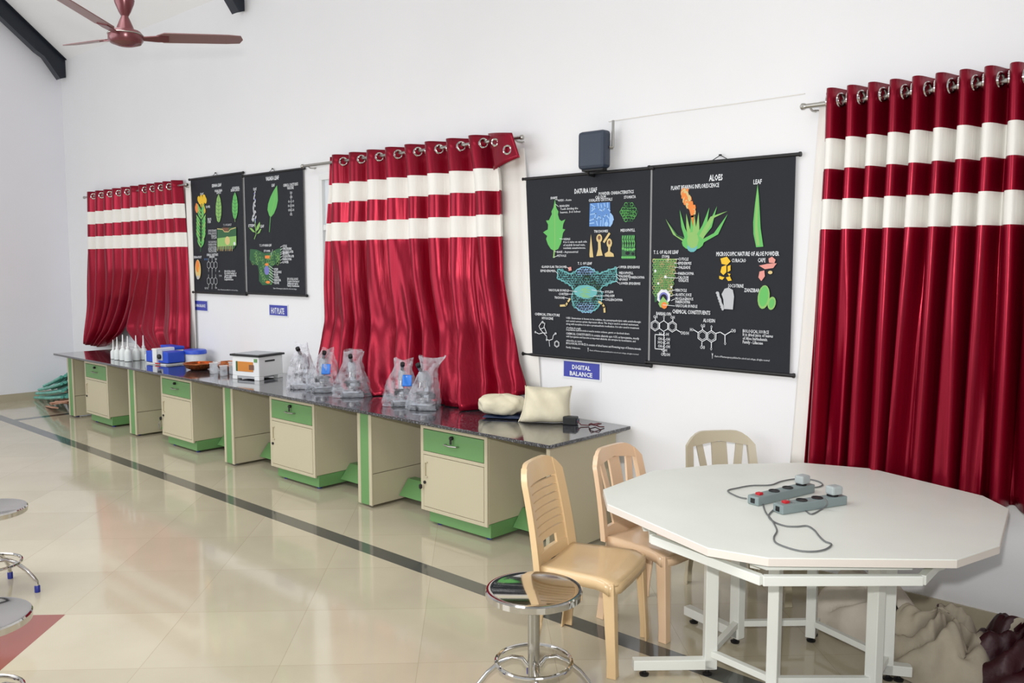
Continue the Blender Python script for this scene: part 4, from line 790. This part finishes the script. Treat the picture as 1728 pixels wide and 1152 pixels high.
ms = [(-6.20, 4.14, -5, .96, 'leftmost microscope under a milky plastic bag beside the white appliance', 'milky plastic bag over the leftmost microscope', M['bagw'], .13, .115, .375, .0, 0, 1),
      (-5.92, 4.15, 30, .92, 'second microscope from the left, in a bag with a blue label at the curtain edge', 'clear pointed plastic bag with a blue label, second from the left', M['bag'], .15, .12, .35, .05, -.3, 2),
      (-5.53, 4.15, 10, .92, 'middle microscope, inside a clear bag with no blue label', 'wide clear plastic bag over the middle microscope', M['bag'], .145, .125, .36, .02, .7, 3),
      (-4.91, 4.14, 20, .88, 'fourth microscope from the left, behind a blue label', 'crumpled clear bag with a blue label over the fourth microscope', M['bag'], .14, .115, .34, .02, .4, 4),
      (-4.66, 4.13, -15, .92, 'rightmost microscope in the bag leaning right with a flared top', 'clear plastic bag with a flared leaning top over the rightmost microscope', M['bag'], .12, .11, .375, .07, 1.6, 6)]
for i, (x, y, rz_, s_, l1, l2, bm_, rx, ry, H_, lean, flare, seed) in enumerate(ms):
    o = mic if i == 0 else copy_tree(mic)
    o.location = (x, y, ZT); o.rotation_euler = (0, 0, R(rz_+35)); o.scale = (s_,)*3; o['label'] = l1
    b_ = bag(x, y, rx, ry, H_, lean, bm_, l2, seed, flare, R(38))
    if i in (1, 3):
        L_ = MB(); dx = .05 if i == 1 else .055
        def fn(u, v): return Vector((dx-.035+.07*u, -.092-.006*math.sin(u*5+v*3)+(.14+.12*v-.14)*.25, 0+.15+.08*v))
        L_.grid(fn, 6, 6).build('blue_label', mat('blue_label_print', (40, 120, 215), .35), b_, smooth=60, solid=.0015)
# cloth bags
def lump(name, x, y, z, sx_, sy_, sz_, m, label, cat, seed, power=.6, wr=.05, rz=0, group=None, corner=0, n=56):
    rn = random.Random(seed); ph = [rn.uniform(0, 6.28) for _ in range(12)]; V = []; nu, nv = n, n//2
    def fn(u, v):
        a = 2*PI*u; b_ = PI*(v-.5); c, s_ = math.cos(a), math.sin(a); cb, sb = math.cos(b_), math.sin(b_)
        e = lambda q: math.copysign(abs(q)**power, q)
        r_ = 1+wr*math.sin(3*a+ph[0]+3*sb)+wr*.7*math.sin(7*a+ph[1]-4*sb)*cb+wr*.5*math.sin(11*a+5*sb+ph[2])+wr*.6*math.sin(6*sb+ph[3]+2*a)
        r_ += corner*max(0, abs(math.sin(2*a+.3)))**6*max(0, sb)
        return Vector((sx_*e(c)*e(cb)*r_, sy_*e(s_)*e(cb)*r_, max(-.0, sz_*(e(sb)*.5*r_+.5))))
    mb = MB(); mb.grid(fn, nu, nv); o = mb.build(name, m, None, smooth=60)
    bm = bmesh.new(); bm.from_mesh(o.data); bmesh.ops.remove_doubles(bm, verts=bm.verts, dist=.0005); bm.to_mesh(o.data); bm.free()
    o.location = (x, y, z); o.rotation_euler = (0, 0, rz); return tag(o, label, cat, group)
lump('cloth_bag', -4.03, 4.29, ZT+.014, .165, .11, .135, M['cloth'], 'rounded cream cloth bundle lying on blue and white wrapping', 'bag', 3, .75, .05, R(38))
t = MB()
t.grid(lambda u, v: Vector((-.12+.27*u, -.11+.2*v, .004+.006*math.sin(9*u+3*v)*math.sin(6*v)+.006)), 20, 12).build('plastic_wrapping', M['navy'], None, smooth=60, solid=.003, loc=(-4.0, 4.27, ZT+.001))
pw_ = bpy.data.objects['plastic_wrapping']; pw_.rotation_euler = (0, 0, R(30)); tag(pw_, 'dark blue wrapping lying under the rounded cream bundle', 'wrapping')
def cushion():
    t = thing('cloth_bag', (-3.66, 4.33, ZT), 'upright cream cotton bag with pointed corners beside the black adapter', 'bag', rz=R(40))
    def fn(u, v, s_):
        x = 2*u-1; z = 2*v-1; th = (1-x**4)*(1-z**4); edge = 1-.10*(1-z*z)*abs(x)**3
        xx = .165*x*edge*(1-.06*z); zz = .128*z*(1-.10*(1-x*x)*(1 if z > 0 else .2)); yy = s_*(.095*max(0, th)**.6)+.008*math.sin(7*x+4*z)
        return Vector((xx+.012*z, yy+.03*z, max(.002, (zz+.128)*.93)))
    mb = MB(); mb.grid(lambda u, v: fn(u, v, -1), 26, 22); mb.grid(lambda u, v: fn(u, v, 1), 26, 22)
    o = mb.build('bag_body', M['cloth'], t, smooth=70); bm = bmesh.new(); bm.from_mesh(o.data); bmesh.ops.remove_doubles(bm, verts=bm.verts, dist=.001); bmesh.ops.recalc_face_normals(bm, faces=bm.faces); bm.to_mesh(o.data); bm.free()
    MB().tube([fn(1, v/12, 1)+Vector((.002, 0, 0)) for v in range(13)], .003, 6).tube([fn(0, v/12, 1) for v in range(13)], .003, 6).build('seam', M['cloth'], t, smooth=True)
cushion()
t = thing('power_adapter', (-3.475, 4.36, ZT), 'small black power adapter right of the cream cotton bag', 'adapter', rz=R(20))
MB().box(-.05, .04, -.03, .03, .0005, .055).build('housing', M['black'], t, bevel=.006)
MB().box(.04, .05, -.018, .018, .018, .04).build('socket', M['box_dk'], t, bevel=.001)
ct = MB().tube([(.05+.0, 0, .03), (.08, .0, .008), (.12, .03, .005), (.16, .0, .02), (.20, .03, .03), (.19, .07, .02), (.15, .06, .006), (.13, .02, .015), (.17, -.01, .03), (.215, .02, .01), (.22, .06, .005)], .004, 8)
o = ct.build('adapter_lead', mat('dark_red_cable', (90, 40, 45), .45), None, smooth=True, loc=(-3.475, 4.36, ZT+.0005)); tag(o, 'dark coiled lead lying at the right end of the worktop', 'cable')
# bundle behind the far end of the bench
rn = random.Random(9)
for i in range(24):
    row = i//6; c_ = i % 6
    p = Vector((-12.28+.10*row+rn.uniform(-.03, .05), 4.06+.075*c_+rn.uniform(-.008, .008), .03+.062*row))
    q = Vector((-11.02+rn.uniform(-.05, .03), 3.96+.036*c_, .17+.085*row+.014*c_+rn.uniform(-.004, .004)))
    o = MB().tube([(0, 0, 0), tuple((q-p)*.5+Vector((0, 0, -.008))), tuple(q-p)], .019, 8).build('wrapped_rod', M['teal_p'], None, smooth=50, loc=p)
    tag(o, ('bottom', 'lower middle', 'upper middle', 'top')[row]+'-layer teal wrapped rod in the bundle behind the far end of the bench', 'rod', ('bottom', 'lower middle', 'upper middle', 'top')[row]+' layer of teal rods')
for i in range(6):
    y_ = 3.93+.045*(i % 3); z_ = .006+.055*(i//3)+.02*(i % 3)
    o = MB().box(0, .62, 0, .07, 0, .016).build('brown_slat', M['salm'], None, bevel=.003, loc=(-11.55+.05*i, y_, z_+.0)); o.rotation_euler = (R(12*(i % 3)-10), R(-6-3*(i % 2)), R(4*(i-3)))
    tag(o, ('lower', 'upper')[i//3]+' brown slat in the bundle on the floor below the teal rods', 'slat', ('lower', 'upper')[i//3]+' brown slats on the floor')
# ------------------------------------------------------------------ table
TC = Vector((-1.55, 3.62, 0)); TZ = .75
vt = [(1018, 825), (1101, 794), (1210, 783), (1352, 780), (1470, 790), (1659, 836), (1703, 858), (1687, 920), (1615, 944), (1297, 941), (1194, 924), (1025, 850)]
vp = [at(x, y, Z=TZ)-TC for x, y in vt]; vp[1] = vp[1]*1.0
t = thing('laboratory_table', TC, 'large white many-sided table on a white steel frame at lower right', 'table')
tp = MB().prism([(p.x, p.y) for p in vp], TZ-.032, TZ).build('tabletop', M['table'], t, bevel=.003)
sc_ = .985
MB().prism([(p.x*1.001, p.y*1.001) for p in vp], TZ-.031, TZ-.003).build('edge_band', M['edge'], tp)
ringp = [(-.367, -.672), (.18, -.80), (.60, -.41), (.58, -.05), (.45, .50), (.05, .72), (-.42, .62), (-.70, .22), (-.66, -.25)]
for a, b_ in zip(ringp, ringp[1:]+ringp[:1]):
    MB().bar((*a, .668), (*b_, .668), .03, .036).build('frame_rail', M['tsteel'], t, bevel=.003)
MB().prism([(x*.93, y*.93) for x, y in ringp], .687, TZ-.033).build('support_plate', M['tsteel'], t)
lg = [(-.277, -.344, (-.52, -.58)), (-.339, .019, (-.66, .10)), (-.085, .27, (-.12, .40)), (.041, -.394, (.09, -.70)), (.344, -.116, (.64, -.22)), (.31, .13, (.40, .18))]
for x, y, (fx, fy) in lg:
    l_ = MB(); d = Vector((fx-x, fy-y, 0)).normalized()
    l_.bar((x, y, .03), (x, y, .686), .045, .055, (d.x, d.y, 0)).bar((x-d.x*.02, y-d.y*.02, .052), (fx, fy, .052), .045, .045).bar((x, y, .668), (x+(fx-x)*.9, y+(fy-y)*.9, .668), .04, .034)
    o = l_.build('leg', M['tsteel'], t, bevel=.003)
    for px_, py_ in ((x+d.x*.01, y+d.y*.01), (fx-d.x*.05, fy-d.y*.05)): MB().lathe([(.02, .0005), (.022, .008), (.008, .014), (.008, .032)], (px_, py_, 0), 14).build('rubber_foot', M['black'], o, smooth=40)
order = [0, 1, 2, 5, 4, 3]
for a, b_ in zip(order, order[1:]+order[:1]):
    MB().bar((lg[a][0], lg[a][1], .10), (lg[b_][0], lg[b_][1], .10), .028, .028).build('stretcher', M['tsteel'], t, bevel=.002)
# power strips
def strip(p0, p1, label):
    p0 = Vector(p0); p1 = Vector(p1); d = p1-p0; L_ = d.length; t = thing('power_strip', (p0.x, p0.y, TZ+.0005), label, 'power strip', 'grey power strips on the table', rz=math.atan2(d.y, d.x))
    MB().box(0, L_, -.03, .03, .0, .04).build('housing', M['grey_box'], t, bevel=.005)
    sw = MB().box(.03, .055, -.012, .012, .039, .05).build('switch', M['red'], t, bevel=.002)
    for k in range(3):
        x = L_*(.36+.24*k); s_ = MB().lathe([(.024, .04), (.024, .0445), (.019, .0445), (.019, .042)], (x, 0, 0), 22).build('socket', M['black'], t, smooth=40)
    x = L_*.86
    pl = MB().box(x-.028, x+.03, -.024, .024, .046, .085).build('plug', M['grey_lt'], t, bevel=.008)
    MB().box(0-.002, 0, -.011, .011, .009, .03).build('inlet', M['black'], t)
    return t
s1 = strip(at(1270, 852, Z=TZ), at(1366, 829, Z=TZ), 'far grey power strip with red switch, behind the other strip')
s2 = strip(at(1312, 866, Z=TZ), at(1421, 849, Z=TZ), 'near grey power strip with a red switch, front of the pair')
def cord(strip_, pts, z=.004):
    inv = Matrix.LocRotScale(strip_.location, strip_.rotation_euler, None).inverted()
    P = [at(x, y, Z=TZ+.0045+(h if h else 0)) for x, y, h in pts]
    # smooth the path
    S = []
    Q = [P[0]]+P+[P[-1]]
    for i in range(1, len(Q)-2):
        for k in range(6):
            s_ = k/6; a, b_, c, d = Q[i-1], Q[i], Q[i+1], Q[i+2]
            S.append(.5*((2*b_)+(c-a)*s_+(2*a-5*b_+4*c-d)*s_*s_+(3*b_-a-3*c+d)*s_**3))
    S.append(P[-1])
    return MB().tube([inv @ p for p in S], .0035, 8).build('power_cord', M['cable'], strip_, smooth=True)
cord(s2, [(1311, 857, 0), (1303, 862, 0), (1297, 871, 0), (1306, 880, 0), (1325, 887, 0), (1345, 888, 0), (1362, 887, 0), (1374, 894, 0), (1383, 905, 0), (1392, 913, 0), (1403, 918, 0), (1394, 926, 0), (1375, 930, 0), (1350, 929, 0), (1327, 923, 0), (1309, 915, 0), (1306, 906, 0), (1311, 895, 0), (1306, 883, 0), (1300, 874, 0), (1292, 864, 0), (1288, 851, 0), (1292, 847, 0), (1300, 845, 0)])
cord(s1, [(1260, 841, 0), (1246, 838, 0), (1228, 828, 0), (1245, 823, 0), (1268, 819, 0), (1300, 818, 0), (1318, 812, 0), (1340, 808, 0), (1362, 808, 0), (1381, 812, 0), (1388, 818, 0), (1376, 822, 0), (1358, 820, 0)])
cord(s2, [(1392, 841, .05), (1396, 850, .03), (1388, 858, .0), (1369, 867, 0), (1356, 858, 0), (1344, 851, .03), (1330, 843, .045)])
# ------------------------------------------------------------------ chairs
def chair(loc, rz, m, label, slats, hb=.87, sw=.215, group='moulded plastic chairs by the table'):
    """faces local +X; seat .43 m"""
    t = thing('plastic_chair', loc, label, 'chair', group, rz=rz)
    D0, D1 = -.175, .20; SH = .43
    def seat(u, v):
        x = D0+(D1-D0)*u; wd = (sw-.02)+(.035)*u; y = (2*v-1)*wd
        c = max(0, abs(2*v-1)-.8)/.2; e = max(0, u-.82)/.18
        x -= .03*c*c*e; z = SH-.012*math.cos((2*v-1)*PI/2)*(1-.3*u)-.018*sm((u-.8)/.2)-.004*c
        return Vector((x, y, z))
    MB().grid(seat, 14, 14).build('seat', m, t, smooth=60, solid=.012)
    ap = MB()
    for u0, u1, v0, v1 in ((0, 1, 0, 0), (0, 1, 1, 1), (1, 1, 0, 1), (0, 0, 0, 1)):
        a = [seat(u0+(u1-u0)*k/8, v0+(v1-v0)*k/8) for k in range(9)]; b = len(ap.v)
        ap.add([p+Vector((0, 0, .004)) for p in a]+[p-Vector((0, 0, .042)) for p in a], [(k, k+1, 10+k, 9+k) for k in range(8)])
    ap.build('seat_apron', m, t, smooth=50, solid=.008)
    def back(s_, h):
        q = h/(hb-SH); wd = (sw+.005)*(1-.10*q)-.0; x = D0-.005-.055*q-.03*q*q-.03*(1-s_*s_)
        return Vector((x, s_*wd, SH-.02+h))
    Hb = hb-SH+.02
    def patch(mb, s0, s1, h0, h1, th=.014, ns=6, nh=4):
        """h0,h1 can be functions of s; s0,s1 functions of h-fraction"""
        F = lambda q, x: q(x) if callable(q) else q
        vs = []
        for lay in (0, 1):
            for j in range(nh+1):
                for i in range(ns+1):
                    a = F(s0, j/nh)+(F(s1, j/nh)-F(s0, j/nh))*i/ns; h = F(h0, a)+(F(h1, a)-F(h0, a))*j/nh
                    p = back(a, h); p.x += th*(lay-.5); vs.append(p)
        N = (ns+1)*(nh+1); fs = []
        for j in range(nh):
            for i in range(ns):
                q = j*(ns+1)+i; fs += [(q, q+1, q+ns+2, q+ns+1), (N+q, N+q+ns+1, N+q+ns+2, N+q+1)]
        for i in range(ns): fs += [(i, N+i, N+i+1, i+1), (nh*(ns+1)+i, nh*(ns+1)+i+1, N+nh*(ns+1)+i+1, N+nh*(ns+1)+i)]
        for j in range(nh): a_ = j*(ns+1); fs += [(a_, a_+ns+1, N+a_+ns+1, N+a_), (a_+ns, N+a_+ns, N+a_+2*ns+1, a_+2*ns+1)]
        mb.add(vs, fs)
    rim = MB()
    topc = lambda s_: Hb-.075*max(0, (abs(s_)-.45)/.55)**2.2
    if slats == 'h':
        patch(rim, -1, -.72, 0, lambda s_: topc(s_), .03, 4, 12); patch(rim, .72, 1, 0, lambda s_: topc(s_), .03, 4, 12)
        patch(rim, -.72, .72, Hb-.095, lambda s_: topc(s_), .024, 12, 4)
        patch(rim, -.72, .72, 0, .055, .022, 12, 2)
        n = 7; z0, z1 = .10, Hb-.10
        hb_ = MB()
        for k in range(n):
            a = z0+(z1-z0)*k/n; b_ = z0+(z1-z0)*(k+1)/n-.007; patch(hb_, -.73, .73, a, b_, .012, 10, 2)
        o = rim.build('backrest', m, t, smooth=45); hb_.build('slat_panel', m, o, smooth=45)
        # the lower opening is half filled on both sides
        for a_, b_ in ((-.73, -.35), (.35, .73)): MB_ = MB(); patch(MB_, a_, b_, .055, .10, .012, 4, 1); MB_.build('lower_slat', m, o, smooth=45)
    else:
        patch(rim, -1, -.80, 0, lambda s_: topc(s_), .028, 4, 12); patch(rim, .80, 1, 0, lambda s_: topc(s_), .028, 4, 12)
        patch(rim, -.82, .82, lambda s_: Hb-.085+.03*(1-abs(s_)), lambda s_: topc(s_), .022, 12, 4)
        patch(rim, -.82, .82, 0, .06, .02, 12, 2)
        o = rim.build('backrest', m, t, smooth=45)
        for c0, c1, w_ in ((-.30, -.60, .10), (0, 0, .22), (.30, .60, .10)):
            s_ = MB(); patch(s_, lambda q, c0=c0, c1=c1, w_=w_: c0+(c1-c0)*q-w_, lambda q, c0=c0, c1=c1, w_=w_: c0+(c1-c0)*q+w_, .055, Hb-.06, .012, 3, 10); s_.build('back_slat', m, o, smooth=45)
    for sx_, sy_ in ((1, -1), (1, 1), (-1, -1), (-1, 1)):
        l_ = MB(); xt = (D1-.025) if sx_ > 0 else D0+.01; yt = sy_*(sw+.002 if sx_ > 0 else sw-.025)
        xb = xt+(.02 if sx_ > 0 else -.05); yb = yt+sy_*.012; ring = []
        N = 7
        for k in range(N):
            q = k/(N-1); z = (SH-.012)*(1-q); x = xt+(xb-xt)*q; y = yt+(yb-yt)*q; w_ = .036-.010*q; th = .009
            if k == N-1: w_ += .004
            # L-shaped section
            P = [(0, 0), (-sx_*2*w_*.75, 0), (-sx_*2*w_*.75, -sy_*th), (-sx_*th, -sy_*th), (-sx_*th, -sy_*2*w_*.75), (0, -sy_*2*w_*.75)]
            ring.append([Vector((x+sx_*.012+a, y+sy_*.008+b_, z)) for a, b_ in P])
        V = [p for r_ in ring for p in r_]; n = 6
        l_.add(V, [(j*n+i, j*n+(i+1) % n, (j+1)*n+(i+1) % n, (j+1)*n+i) for j in range(N-1) for i in range(n)]+[tuple(range(n)), tuple(range((N-1)*n, N*n))])
        l_.build('leg', m, t, smooth=30, bevel=.003)
    return t
chair((-2.36, 3.12, 0), R(16), M['tan_pl'], 'tan plastic chair with a horizontally slotted back, nearest the camera', 'h', .875)
chair((-2.335, 3.635, 0), R(0), M['pink_pl'], 'peach plastic chair with vertical back slats, tucked under the left of the table', 'v', .85)
chair((-2.19, 4.18, 0), R(-40), M['grey_pl'], 'beige-grey plastic chair near the wall behind the table', 'v', .85)
# ------------------------------------------------------------------ stools
def stool(loc, rz, label, h=.48, r_=.198):
    t = thing('round_stool', loc, label, 'stool', 'polished steel round stools', rz=rz)
    MB().lathe([(r_-.012, h-.036), (r_, h-.03), (r_+.001, h-.006), (r_-.004, h), (r_-.014, h+.001), (r_-.03, h-.005), (.002, h-.007)], n=48).build('seat', M['chrome'], t, smooth=35)
    MB().lathe([(.06, h-.045), (.06, h-.032)], n=20).build('seat_mount', M['satin'], t)
    pole = MB().lathe([(.0245, .11), (.0245, h-.045)], n=18).build('pole', M['satin'], t, smooth=40)
    MB().lathe([(.018, .095), (.018, .112)], n=14).build('screw_cap', M['black'], pole)
    MB().torus((0, 0, .172), .155, .0085, n=40).build('foot_ring', M['chrome'], t, smooth=True)
    for k in range(4):
        a = R(45+90*k); c, s_ = math.cos(a), math.sin(a)
        pr = [(.024, .15), (.05, .185), (.09, .19), (.135, .172), (.19, .125), (.225, .08), (.238, .06), (.24, .02)]
        l_ = MB().tube([(x*c, x*s_, z) for x, z in pr], .0105, 10).build('leg', M['chrome'], t, smooth=True)
        MB().lathe([(.0145, .0005), (.0145, .035), (.012, .038)], (.24*c, .24*s_, 0), 12).build('rubber_foot', M['blue_cap'], l_, smooth=40)
    for k in range(8): MB().torus((.03, -.005, .165-.02*k), .006, .0016, (1, 0, 0) if k % 2 else (0, 1, 0), 10, 5).build('chain_link', M['satin'], pole, smooth=True)
    return t
a_ = at(901, 992, Z=.48); stool((a_.x, a_.y, 0), R(0), 'polished steel round stool in front of the tan chair, mirror-like seat')
rv = Vector((.737, .676, 0))
a_ = at(34, 857, Z=.48)-rv*.185; stool((a_.x, a_.y, 0), R(5), 'steel stool at the left edge, the farther of the two cut off there')
a_ = at(37, 1040, Z=.48)-rv*.185; stool((a_.x, a_.y, 0), R(30), 'steel stool at the lower left corner, over the red floor tile')
# ------------------------------------------------------------------ cloth heaps under the table
def heap(label, cx_, cy_, rx, ry, h, m, seed, rz=0, stripe=None, name='crumpled_curtain'):
    rn = random.Random(seed); ph = [rn.uniform(0, 6.28) for _ in range(12)]
    def fn(u, v):
        a = 2*PI*u; r_ = v; c, s_ = math.cos(a), math.sin(a)
        edge = 1+.12*math.sin(3*a+ph[0])+.07*math.sin(5*a+ph[1])+.04*math.sin(9*a+ph[2])
        x = rx*r_*edge*c; y = ry*r_*edge*s_
        body = (max(0, 1-r_**2.6))**.75
        rid = abs(math.sin(2.2*a+5*r_+ph[3]+1.3*math.sin(3*r_+a)))**.8
        z = h*body*(.56+.32*rid+.025*math.sin(11*a+6*math.sin(5*r_+ph[6]))+.18*math.sin(3*a+ph[4]+2*r_)*r_)+.03*math.sin(8*a+9*r_+ph[5])*body*r_
        return Vector((x, y, max(.004, z+.006)))
    mb = MB(); mb.use(m)
    if stripe: mb.use(stripe[0]); mb.use(m)
    mb.grid(fn, 96, 30, mfn=(lambda i, j: 1 if (stripe and stripe[1] <= (i+int(3*math.sin(j*.5))) % 96 < stripe[2]) else 0))
    o = mb.build(name, None, None, smooth=70, loc=(cx_, cy_, 0)); o.rotation_euler = (0, 0, rz)
    bm = bmesh.new(); bm.from_mesh(o.data); bmesh.ops.remove_doubles(bm, verts=bm.verts, dist=.0008); bm.to_mesh(o.data); bm.free()
    return tag(o, label, 'curtain', 'curtains heaped on the floor under the table')
heap('pale beige crumpled lining heaped behind the table frame', -1.53, 4.28, .28, .24, .27, M['sheer2'], 2, R(-20))
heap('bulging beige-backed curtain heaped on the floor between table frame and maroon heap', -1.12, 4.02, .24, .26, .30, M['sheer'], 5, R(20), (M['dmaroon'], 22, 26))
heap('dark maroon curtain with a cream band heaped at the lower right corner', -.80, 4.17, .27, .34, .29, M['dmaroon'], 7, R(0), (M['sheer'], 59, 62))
